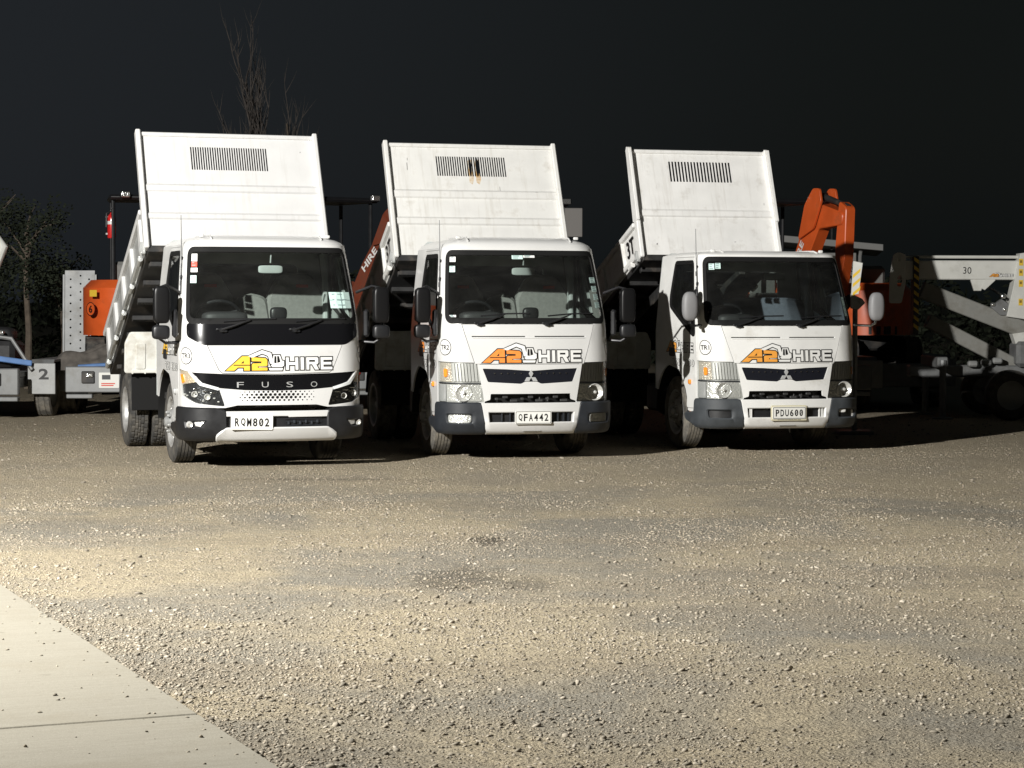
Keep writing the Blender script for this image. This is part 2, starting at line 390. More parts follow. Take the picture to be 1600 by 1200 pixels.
# ------------------------------------------------------------------ ground
def gh(X, Y):
    z = .018 * np.sin(X * .55 + 1.3) * np.sin(Y * .42) + .010 * np.sin(X * 1.7 + Y * .6) + .006 * np.sin(Y * 2.3 - X * .8)
    near = np.clip((np.abs(Y - 22.5) - 3.2) / 2.0, 0, 1)
    return z * near - .004
def ground_material():
    m = bpy.data.materials.new('gravel_yard'); m.use_nodes = True; nt = m.node_tree; b = nt.nodes['Principled BSDF']; L = nt.links.new
    N = nt.nodes.new
    g = N('ShaderNodeNewGeometry')
    def noise(scale, det=6, rough=.6, vec=None, dist=0.):
        n = N('ShaderNodeTexNoise'); n.inputs['Scale'].default_value = scale; n.inputs['Detail'].default_value = det; n.inputs['Roughness'].default_value = rough
        n.inputs['Distortion'].default_value = dist
        L(vec or g.outputs['Position'], n.inputs['Vector']); return n
    def rng_(v, a, b_, c=0., d=1.):
        n = N('ShaderNodeMapRange'); n.inputs['From Min'].default_value = a; n.inputs['From Max'].default_value = b_; n.inputs['To Min'].default_value = c; n.inputs['To Max'].default_value = d
        L(v, n.inputs['Value']); return n.outputs[0]
    def mix(f, a, b_, mode='MIX'):
        n = N('ShaderNodeMix'); n.data_type = 'RGBA'; n.blend_type = mode
        for i, q in ((0, f), (6, a), (7, b_)):
            if hasattr(q, 'links'): L(q, n.inputs[i])
            elif i == 0: n.inputs[0].default_value = q
            else: n.inputs[i].default_value = (*q, 1)
        return n.outputs[2]
    n5 = noise(85, 3, .8); n6 = noise(230, 2, .8); n1 = noise(.55, 7, .62, dist=.5); n2 = noise(2.3, 8, .7); n3 = noise(28, 5, .7)
    mp = N('ShaderNodeMapping'); mp.inputs['Scale'].default_value = (.16, 1.1, 1); mp.inputs['Rotation'].default_value = (0, 0, R(8)); L(g.outputs['Position'], mp.inputs['Vector'])
    n4 = noise(1.0, 6, .6, mp.outputs[0])
    tan = (.43, .365, .25); grey = (.255, .236, .195); brown = (.285, .236, .165)
    c = mix(rng_(n1.outputs['Fac'], .43, .57), tan, grey)
    c = mix(rng_(n2.outputs['Fac'], .48, .68, 0, .55), c, (.34, .295, .217))
    c = mix(rng_(n4.outputs['Fac'], .5, .68, 0, .75), c, brown)
    c = mix(rng_(n3.outputs['Fac'], .35, .7, 0, .5), c, (.13, .115, .088), 'MIX')
    c = mix(rng_(n5.outputs['Fac'], .50, .66, 0, .55), c, (.10, .09, .07))
    c = mix(rng_(n6.outputs['Fac'], .56, .72, 0, .6), c, (.36, .33, .27))
    n7 = noise(16, 5, .75); c = mix(rng_(n7.outputs['Fac'], .48, .64, 0, .42), c, (.12, .105, .08))
    # compacted brown earth towards the parking line, lightened in place of lamp light
    sep = N('ShaderNodeSeparateXYZ'); L(g.outputs['Position'], sep.inputs[0])
    yy = rng_(sep.outputs['Y'], 16.0, 22.5, 0, .75)
    c = mix(yy, c, (.47, .40, .29))
    # oil stains with ragged edges
    for cx, cy, ax, ay, k in ((-.16, 14.05, .13, .28, .8), (-.3, 12.25, .30, .62, .55), (.1, 12.0, .16, .4, .35), (-1.7, 18.9, .9, .16, .4)):
        v = N('ShaderNodeVectorMath'); v.operation = 'SUBTRACT'; L(g.outputs['Position'], v.inputs[0]); v.inputs[1].default_value = (cx, cy, 0)
        v2 = N('ShaderNodeVectorMath'); v2.operation = 'MULTIPLY'; L(v.outputs[0], v2.inputs[0]); v2.inputs[1].default_value = (1 / ax, 1 / ay, 0)
        l = N('ShaderNodeVectorMath'); l.operation = 'LENGTH'; L(v2.outputs[0], l.inputs[0])
        ad = N('ShaderNodeMath'); ad.operation = 'MULTIPLY_ADD'; L(noise(9, 4).outputs['Fac'], ad.inputs[0]); ad.inputs[1].default_value = 1.6; L(l.outputs['Value'], ad.inputs[2])
        c = mix(rng_(ad.outputs[0], 1.35, 1.95, k, 0), c, (.045, .038, .03))
    L(c, b.inputs['Base Color']); b.inputs['Roughness'].default_value = .95; b.inputs['Specular IOR Level'].default_value = .2
    # fine gravel relief
    vo = N('ShaderNodeTexVoronoi'); vo.inputs['Scale'].default_value = 62; L(g.outputs['Position'], vo.inputs['Vector'])
    nb = noise(120, 4, .7)
    h1 = N('ShaderNodeMath'); h1.operation = 'MULTIPLY_ADD'; L(vo.outputs['Distance'], h1.inputs[0]); h1.inputs[1].default_value = -.8; L(nb.outputs['Fac'], h1.inputs[2])
    h2 = N('ShaderNodeMath'); h2.operation = 'MULTIPLY_ADD'; L(n2.outputs['Fac'], h2.inputs[0]); h2.inputs[1].default_value = 3.2; L(h1.outputs[0], h2.inputs[2])
    h3 = N('ShaderNodeMath'); h3.operation = 'MULTIPLY_ADD'; L(n7.outputs['Fac'], h3.inputs[0]); h3.inputs[1].default_value = 1.6; L(h2.outputs[0], h3.inputs[2])
    bp = N('ShaderNodeBump'); bp.inputs['Strength'].default_value = 1.0; bp.inputs['Distance'].default_value = .016; L(h3.outputs[0], bp.inputs['Height']); L(bp.outputs[0], b.inputs['Normal'])
    return m
def axis(segs):
    o = []
    for a, b, st in segs: o += list(np.arange(a, b, st))
    return np.array(o + [segs[-1][1]])
gx = axis([(-600, -60, 60), (-60, -12, 4), (-12, 12, .12), (12, 60, 4), (60, 600, 60)])
gy = axis([(-60, 4, 4), (4, 30, .12), (30, 60, 2), (60, 900, 60)])
XX, YY = np.meshgrid(gx, gy); ZZ = np.where((np.abs(XX) < 13) & (YY > 3) & (YY < 31), gh(XX, YY), -.004)
nx, ny = len(gx), len(gy)
me = bpy.data.meshes.new('ground')
idx = np.arange(nx * ny).reshape(ny, nx)
quads = np.stack([idx[:-1, :-1], idx[:-1, 1:], idx[1:, 1:], idx[1:, :-1]], -1).reshape(-1, 4)
def np_mesh(me, V, Fa):
    k = Fa.shape[1]
    me.vertices.add(len(V)); me.vertices.foreach_set('co', V.astype(np.float32).ravel())
    me.loops.add(Fa.size); me.loops.foreach_set('vertex_index', Fa.astype(np.int32).ravel())
    me.polygons.add(len(Fa)); me.polygons.foreach_set('loop_start', np.arange(0, Fa.size, k, dtype=np.int32))
    me.update(calc_edges=True)
np_mesh(me, np.stack([XX, YY, ZZ], -1).reshape(-1, 3), quads)
me.polygons.foreach_set('use_smooth', [True] * len(me.polygons))
me.materials.append(ground_material())
ground = new_obj('ground', me); ground['kind'] = 'structure'; ground['label'] = 'compacted gravel yard with tan dust and grey stone patches'

# concrete apron: edge line runs from near right to far left
EP = Vector((-.815, 7.26)); ED = Vector((-1.915, 4.44)).normalized(); EN = Vector((-ED.y, ED.x))     # EN points left, onto the slab
JP = Vector((-1.14, 8.04)); jt = (JP - EP).dot(ED)
def concrete_material():
    m = bpy.data.materials.new('concrete'); m.use_nodes = True; nt = m.node_tree; b = nt.nodes['Principled BSDF']; L = nt.links.new; N = nt.nodes.new
    g = N('ShaderNodeNewGeometry'); mp = N('ShaderNodeMapping'); mp.inputs['Rotation'].default_value = (0, 0, -math.atan2(ED.y, ED.x)); L(g.outputs['Position'], mp.inputs['Vector'])
    st = N('ShaderNodeMapping'); st.inputs['Scale'].default_value = (14, .6, 1); L(mp.outputs[0], st.inputs['Vector'])
    def noise(vec, sc, det, ro=.6):
        n = N('ShaderNodeTexNoise'); n.inputs['Scale'].default_value = sc; n.inputs['Detail'].default_value = det; n.inputs['Roughness'].default_value = ro; L(vec, n.inputs['Vector']); return n.outputs['Fac']
    def mix(f, a, b_, lo, hi, k):
        r = N('ShaderNodeMapRange'); r.inputs['From Min'].default_value = lo; r.inputs['From Max'].default_value = hi; r.inputs['To Max'].default_value = k; L(f, r.inputs['Value'])
        n = N('ShaderNodeMix'); n.data_type = 'RGBA'; L(r.outputs[0], n.inputs[0])
        for i, q in ((6, a), (7, b_)):
            if hasattr(q, 'links'): L(q, n.inputs[i])
            else: n.inputs[i].default_value = (*q, 1)
        return n.outputs[2]
    p = mp.outputs[0]
    c = mix(noise(st.outputs[0], 3, 6), (.20, .187, .152), (.168, .155, .124), .38, .68, .6)
    c = mix(noise(p, 1.6, 8, .7), c, (.17, .152, .115), .50, .75, .7)
    c = mix(noise(p, 38, 5, .8), c, (.15, .137, .107), .52, .74, .6)
    c = mix(noise(p, 160, 3, .8), c, (.33, .31, .26), .55, .75, .5)
    c = mix(noise(p, 6.5, 3, .5), c, (.095, .083, .062), .70, .78, .6)
    L(c, b.inputs['Base Color']); b.inputs['Roughness'].default_value = .85; b.inputs['Specular IOR Level'].default_value = .25
    bp = N('ShaderNodeBump'); bp.inputs['Strength'].default_value = .35; bp.inputs['Distance'].default_value = .004
    h = N('ShaderNodeMath'); h.operation = 'ADD'; L(noise(st.outputs[0], 9, 4), h.inputs[0]); L(noise(p, 120, 4), h.inputs[1]); L(h.outputs[0], bp.inputs['Height']); L(bp.outputs[0], b.inputs['Normal'])
    return m
CONC = concrete_material()
apron = new_obj('concrete_apron', None); apron['kind'] = 'structure'; apron['label'] = 'pale concrete apron slabs with one joint beside the gravel'
for k in range(-2, 3):
    a, b = jt + k * 4.9 + .007, jt + (k + 1) * 4.9 - .007
    mb = MB(); o = EP + ED * ((a + b) / 2) + EN * 3.0
    rot = Matrix((( ED.x, EN.x, 0), (ED.y, EN.y, 0), (0, 0, 1)))
    mb.box((o.x, o.y, -.063), (b - a, 6.0, .17), rot, .008)
    s_ = mb.build('concrete_slab', CONC, apron)
def on_slab(X, Y): return (X - EP.x) * EN.x + (Y - EP.y) * EN.y > -.004

# loose stones
ico_t = (1 + 5 ** .5) / 2
ICO = np.array([(-1, ico_t, 0), (1, ico_t, 0), (-1, -ico_t, 0), (1, -ico_t, 0), (0, -1, ico_t), (0, 1, ico_t), (0, -1, -ico_t), (0, 1, -ico_t), (ico_t, 0, -1), (ico_t, 0, 1), (-ico_t, 0, -1), (-ico_t, 0, 1)], float)
ICO /= np.linalg.norm(ICO[0])
ICF = np.array([(0, 11, 5), (0, 5, 1), (0, 1, 7), (0, 7, 10), (0, 10, 11), (1, 5, 9), (5, 11, 4), (11, 10, 2), (10, 7, 6), (7, 1, 8), (3, 9, 4), (3, 4, 2), (3, 2, 6), (3, 6, 8), (3, 8, 9), (4, 9, 5), (2, 4, 11), (6, 2, 10), (8, 6, 7), (9, 8, 1)])
def patchiness(X, Y):
    return (np.sin(X * 1.9 + 2 * np.sin(Y * .7)) * np.sin(Y * 1.3 + 1.5 * np.sin(X * 1.1)) + .6 * np.sin(X * 4.1 + Y * 2.7) * np.sin(Y * 3.1 - X * 1.3)) * .5
def scatter(name, n, y0, y1, rmed, rmax, mats, slab=False, margin=1.2, sink=.36, patch=True, shape=None):
    SV, SF = shape or (ICO, ICF); nv = len(SV)
    Y = np.sqrt(rng.uniform(y0 ** 2, y1 ** 2, n)); X = rng.uniform(-1, 1, n) * (Y * .235 + margin)
    keep = on_slab(X, Y) if slab else ~on_slab(X, Y)
    if patch and not slab:
        d = -((X - EP.x) * EN.x + (Y - EP.y) * EN.y)          # distance from the slab edge
        p = .42 + .75 * patchiness(X, Y) + .75 * np.exp(-np.maximum(d, 0) / .35)
        keep &= rng.uniform(0, 1, n) < np.clip(p, .10, 1)
    if slab:
        d = (X - EP.x) * EN.x + (Y - EP.y) * EN.y
        keep &= rng.uniform(0, 1, n) < .10 + .9 * np.exp(-np.maximum(d, 0) / .10) + .25 * (patchiness(X * 1.7, Y * 1.7) > .45)
    X, Y = X[keep], Y[keep]; n = len(X)
    r = np.minimum(rmax, rmed * np.exp(rng.normal(0, .50, n)))
    A = rng.uniform(0, 2 * np.pi, n); sc = np.stack([rng.uniform(.8, 1.5, n), rng.uniform(.6, 1.1, n), rng.uniform(.3, .62, n)], -1) * r[:, None]
    V = SV[None] * rng.uniform(.72, 1.25, (n, nv, 1)) * sc[:, None, :]
    tl = rng.normal(0, .35, n)
    ct, st = np.cos(tl)[:, None], np.sin(tl)[:, None]
    V = np.stack([V[..., 0] * ct - V[..., 2] * st, V[..., 1], V[..., 0] * st + V[..., 2] * ct], -1)
    ca, sa = np.cos(A)[:, None], np.sin(A)[:, None]
    base = .022 if slab else gh(X, Y)
    W = np.stack([V[..., 0] * ca - V[..., 1] * sa + X[:, None], V[..., 0] * sa + V[..., 1] * ca + Y[:, None], V[..., 2] + (base + sc[:, 2] * (1 - 2 * sink))[:, None]], -1)
    me = bpy.data.meshes.new(name); np_mesh(me, W.reshape(-1, 3), (SF[None] + (np.arange(n) * nv)[:, None, None]).reshape(-1, 3))
    at = me.attributes.new('tone', 'FLOAT', 'POINT'); at.data.foreach_set('value', np.repeat(rng.uniform(0, 1, n) * (.7 if slab else 1.), nv).astype(np.float32))
    me.materials.append(mats); o = new_obj(name, me); o['kind'] = 'stuff'; return o
def stone_material(name='stones', kk=1., warm=1.):
    m = bpy.data.materials.new(name); m.use_nodes = True; nt = m.node_tree; b = nt.nodes['Principled BSDF']; L = nt.links.new
    a = nt.nodes.new('ShaderNodeAttribute'); a.attribute_name = 'tone'
    cr = nt.nodes.new('ShaderNodeValToRGB'); L(a.outputs['Fac'], cr.inputs[0])
    e = cr.color_ramp.elements; e[0].color = (.12, .11, .09, 1); e[1].color = (.30, .28, .235, 1)
    for p, c in ((.3, (.17, .155, .125, 1)), (.6, (.215, .195, .155, 1)), (.9, (.27, .245, .20, 1))):
        q = cr.color_ramp.elements.new(p); q.color = c
    for q in cr.color_ramp.elements: q.color = (min(.6, q.color[0] * kk), min(.6, q.color[1] * kk * (1 + warm) / 2), min(.6, q.color[2] * kk * warm), 1)
    L(cr.outputs[0], b.inputs['Base Color']); b.inputs['Roughness'].default_value = .9; b.inputs['Specular IOR Level'].default_value = .25
    return m
STONE = stone_material('stones', 1.14, .95); GRIT = stone_material('grit', 1.5, .86)
def stones(*a, label, **k):
    o = scatter(*a, **k); tag(o, label, 'gravel')
stones('gravel', 70000, 6.0, 11.0, .0048, .017, STONE, label='loose grey gravel stones strewn along the concrete edge and foreground')
stones('gravel', 52000, 11.0, 17.0, .0052, .018, STONE, label='loose gravel stones strewn over the middle of the yard')
stones('gravel', 34000, 17.0, 30.0, .0062, .024, STONE, label='scattered stones on the brown earth in front of the trucks', margin=3.)
stones('pebbles', 7000, 6.0, 13.0, .0055, .012, STONE, label='few dark pebbles lying on the concrete slabs', slab=True)
OCT = np.array([(1, 0, 0), (-1, 0, 0), (0, 1, 0), (0, -1, 0), (0, 0, 1), (0, 0, -1)], float)
OCF = np.array([(0, 2, 4), (2, 1, 4), (1, 3, 4), (3, 0, 4), (2, 0, 5), (1, 2, 5), (3, 1, 5), (0, 3, 5)])
stones('grit', 135000, 6.0, 15.0, .0034, .008, GRIT, label='fine grit packed between the gravel stones of the foreground', shape=(OCT, OCF), sink=.25)
stones('grit', 90000, 15.0, 24.0, .0046, .010, GRIT, label='fine grit lying on the ground before the trucks', shape=(OCT, OCF), sink=.25)

# ------------------------------------------------------------------ trucks
UF, RC, WC = .57, .28, .85
_zk = np.linspace(.2, 2.3, 211)
_yk = np.interp(_zk, [.2, .6, .95, 1.33, 2.03, 2.3], [0, 0, .018, .075, .375, .50])
_ker = np.ones(11) / 11; _yk = np.convolve(np.pad(_yk, 5, 'edge'), _ker, 'valid')
def cab_point(u, z):
    a = abs(u); s = -1 if u < 0 else 1
    cr = .045
    if a <= UF: x, y = a, cr * (a / UF) ** 2
    elif a <= UF + RC * math.pi / 2:
        t = (a - UF) / RC; x, y = UF + RC * math.sin(t), cr + RC * (1 - math.cos(t))
    else: x, y = WC, cr + RC + a - UF - RC * math.pi / 2
    k = 1.0 if z < 1.25 else 1 - .085 * ((z - 1.25) / .78) ** 1.3
    if z < .9: k -= .01 * (.9 - z)
    fy = float(np.interp(z, _zk, _yk))
    return Vector((s * x * k, y + fy * max(0., 1 - y / 1.35), z))
CAB = Surf(cab_point)
USIDE = UF + RC * math.pi / 2            # u where the flat side starts (y = .325)
def useg(y): return USIDE + (y - .325)

# --- hire company logo, drawn in a 905 x 170 box (x right, y up)
def logo_layers(fill):
    def P(*q): return [(x - 827, 210 - y) for x, y in q]
    def S(a, b, w):
        a, b = Vector(a), Vector(b); d = (b - a).normalized(); n = Vector((-d.y, d.x)) * w / 2
        return P(*[tuple(q) for q in (a + n, b + n, b - n, a - n)])
    A = [P((395, 207), (528, 92), (588, 92), (588, 207), (540, 207), (540, 182), (492, 182), (463, 207))]
    Ah = [P((516, 150), (540, 128), (540, 150))]
    Abar = [P((462, 160), (588, 160), (588, 168), (453, 168))]
    two = [P((604, 100), (716, 108), (730, 122), (730, 165), (720, 172), (652, 174), (652, 184), (730, 184), (730, 207), (604, 207), (604, 160), (612, 150), (682, 148), (682, 134), (604, 132))]
    arm = [P((572, 92), (690, 43), (764, 66), (778, 130), (770, 158), (752, 150), (748, 130), (738, 90), (690, 70), (610, 104))]
    xc = [P((782, 84), (836, 84), (850, 128), (868, 132), (868, 168), (850, 180), (770, 180), (758, 165), (772, 158))]
    win = [P((790, 92), (828, 92), (838, 140), (800, 150), (786, 146))]
    winb = [P((806, 92), (812, 92), (812, 146), (806, 148))]
    trk = [P((742, 188), (858, 188), (852, 207), (748, 207))]
    L = 24; y0, y1 = 103, 203
    r = lambda x0, x1, a, b: P((x0, a), (x1, a), (x1, b), (x0, b))
    Hh = [r(884, 884 + L, y0, y1), r(962, 962 + L, y0, y1), r(884, 986, 141, 164)]
    I = [r(1006, 1034, y0, y1)]
    Rr = [r(1054, 1054 + L, y0, y1), r(1054, 1150, y0, y0 + 22), r(1128, 1156, y0 + 6, 152), r(1054, 1150, 140, 160), P((1100, 156), (1132, 150), (1160, y1), (1128, y1))]
    E = [r(1176, 1176 + L, y0, y1), r(1176, 1276, y0, y0 + 22), r(1176, 1268, 142, 163), r(1176, 1276, y1 - 22, y1)]
    words = Hh + I + Rr + E
    big = [inflate(p, 8) for p in A + two + words + arm + xc + trk]
    return [(big, 0), (arm, 1), (A, 2), (Ah, 0), (Abar, 0), (two, 2), (xc, 1), (win, 0), (winb, 1), (trk, 1), (words, 1)]
def logo(name, surf, u0, z0, width, fill, parent, off=.0025):
    k = width / 897.
    lay = [([[(u0 + x * k, z0 + y * k) for x, y in p] for p in polys], m) for polys, m in logo_layers(fill)]
    mb = MB(); mb.patch(lay, surf, .06, off)
    return mb.build(name, [INK, VINYL_W, fill], parent, 0)
def fleet_badge(txt, surf, u0, z0, r, parent):
    mb = MB(); mb.patch([([circ(u0, z0, r, 36)], 0), ([circ(u0, z0, r - .0075, 36)], 1)], surf, .05, .0025)
    mb.text(txt, surf, u0, z0, r * 1.42, r * .62, .0045, 0, bold=.018)
    return mb.build('fleet_badge', [INK, VINYL_W], parent, 0)
def number_plate(txt, c, w, h, parent, tilt=0., frame=False, surround=None):
    ct, st = math.cos(tilt), math.sin(tilt)
    P = Plane(c, (ct, 0, st), (-st, 0, ct))
    mb = MB()
    if surround: mb.prism(rrect(-w / 2 - .012, w / 2 + .012, -h / 2 - .016, h / 2 + .014, .012), P, -.012, -.002, .002, 1)
    mb.patch([([rrect(-w / 2, w / 2, -h / 2, h / 2, .012)], 0)], P, 9., .006, -.010, .0015)
    if frame: mb.patch([([rrect(-w / 2 + .004, w / 2 - .004, -h / 2 + .004, h / 2 - .004, .010)], 2), ([rrect(-w / 2 + .009, w / 2 - .009, -h / 2 + .009, h / 2 - .009, .008)], 0)], P, 9., .0066)
    n = len(txt); cw = w * .86 / n
    for i, ch in enumerate(txt):
        mb.text(ch, P, -w * .43 + cw * (i + .5), 0, cw * (.74 if ch not in 'I1' else .3), h * .56, .0078, 2, bold=.022)
        if ch == '0': mb.patch([([[(-w * .43 + cw * (i + .5) - .010, -.018), (-w * .43 + cw * (i + .5) - .005, -.018), (-w * .43 + cw * (i + .5) + .010, .018), (-w * .43 + cw * (i + .5) + .005, .018)]], 2)], P, 9., .0084)
    if surround: mb.text(surround, P, 0, -h / 2 - .006, w * .7, .008, .002, 2)
    return mb.build('number_plate', [PLATE, mat('plate_surround_cream', (.62, .58, .42), .5), INK], parent, 30)

def wheel(parent, x, y, z, side, rad, wid, kind, dish, tyre_mat):
    """side -1 = outer face toward -x. dish>0 hub bulges outward"""
    w = new_obj('wheel', None, parent); w.location = (x, y, z); w.empty_display_size = .1
    hw = wid / 2; rr = rad * .585
    prof = [(rr, -hw * .78), (rr + .015, -hw * .93), (rad * .74, -hw), (rad * .88, -hw * 1.0), (rad * .955, -hw * .93), (rad * .985, -hw * .84)]
    if kind == 'rib':
        for k in range(5):
            a = -hw * .80 + k * hw * 1.6 / 5; b = a + hw * 1.6 / 5
            prof += [(rad - .012, a + .0005), (rad - .012, a + .006), (rad, a + .007), (rad, b - .003)] if k else [(rad, a), (rad, b - .003)]
        mod = None
    else:
        rows = [-hw * .84, -hw * .45, -hw * .12, hw * .12, hw * .45, hw * .84]
        cut = {}
        for k in range(5):
            a, b = rows[k], rows[k + 1]
            i0 = len(prof); prof += [(rad - .011, a + .001), (rad, a + .006), (rad, b - .005)]
            cut[i0 + 1] = k; cut[i0 + 2] = k
        mod = lambda i, s: -.009 if i in cut and (s + 2 * cut[i]) % 5 == 0 else 0.
    prof += [(rad * .985, hw * .84), (rad * .955, hw * .93), (rad * .88, hw), (rad * .74, hw), (rr + .015, hw * .93), (rr, hw * .78)]
    mb = MB(); mb.lathe(prof, axis='x', seg=150 if kind != 'rib' else 72, mod=mod); mb.build('tyre', tyre_mat, w, 30)
    s = side
    # rim: lip + dished disc with hand holes
    mb = MB()
    lip = [(rr + .018, s * hw * .97), (rr + .004, s * hw * .98), (rr - .012, s * hw * .9), (rr - .03, s * hw * .62), (rr - .035, s * hw * .1), (rr - .035, -s * hw * .9)]
    mb.lathe(lip, axis='x', seg=48, flip=s > 0)
    def disc(a, b):
        r = math.hypot(a, b); t = r / (rr - .03)
        if dish > 0: d = dish * max(0., 1 - max(0, (t - .45)) / .55) ** .8 if t > .45 else dish
        else: d = dish + (.05 if t < .3 else 0)
        return Vector((s * (hw * .35 + d), b * s, a))
    DS = Surf(lambda a, b: disc(a, b))
    holes = [circ(.72 * rr * math.cos(k * math.pi / 4), .72 * rr * math.sin(k * math.pi / 4), rr * .13, 12, rr * .10) for k in range(8)]
    mb.patch([([circ(0, 0, rr - .03, 40)], 0), (holes, None)], DS, .03, 0., -.008)
    mb.build('rim', STEELRIM, w, 40)
    mb = MB(); mb.lathe([(0, -s * .05), (rr - .04, -s * .05)], axis='x', seg=24, flip=s > 0); mb.build('brake_drum', CHASSIS, w)
    mb = MB(); hubx = s * (hw * .35 + (dish if dish > 0 else dish + .05))
    mb.lathe([(rr * .24, hubx), (rr * .24, hubx + s * .03), (rr * .15, hubx + s * .05), (0, hubx + s * .05)], axis='x', seg=20, flip=s < 0)
    for k in range(6):
        t = k * math.pi / 3 + .3; mb.lathe([(.016, hubx), (.016, hubx + s * .022), (.008, hubx + s * .034), (0, hubx + s * .034)], (0, rr * .40 * math.cos(t), rr * .40 * math.sin(t)), 'x', 8, flip=s < 0)
    mb.build('wheel_hub', [GALVL], w, 30)
    return w

def superbox(mb, c, size, n=3.5, seg=14, m=0, rot=None):
    vs = []; fs = []; e = 2 / n
    f = lambda q: math.copysign(abs(q) ** e, q)
    for i in range(seg + 1):
        ph = -math.pi / 2 + math.pi * i / seg
        for k in range(seg * 2):
            th = math.pi * k / seg
            p = Vector((f(math.cos(ph)) * f(math.cos(th)) * size[0] / 2, f(math.cos(ph)) * f(math.sin(th)) * size[1] / 2, f(math.sin(ph)) * size[2] / 2))
            if rot is not None: p = rot @ p
            vs.append(p + Vector(c))
    w = seg * 2
    for i in range(seg):
        for k in range(w):
            l = (k + 1) % w; fs.append((i * w + k, i * w + l, (i + 1) * w + l, (i + 1) * w + k))
    return mb.add(vs, fs, m)

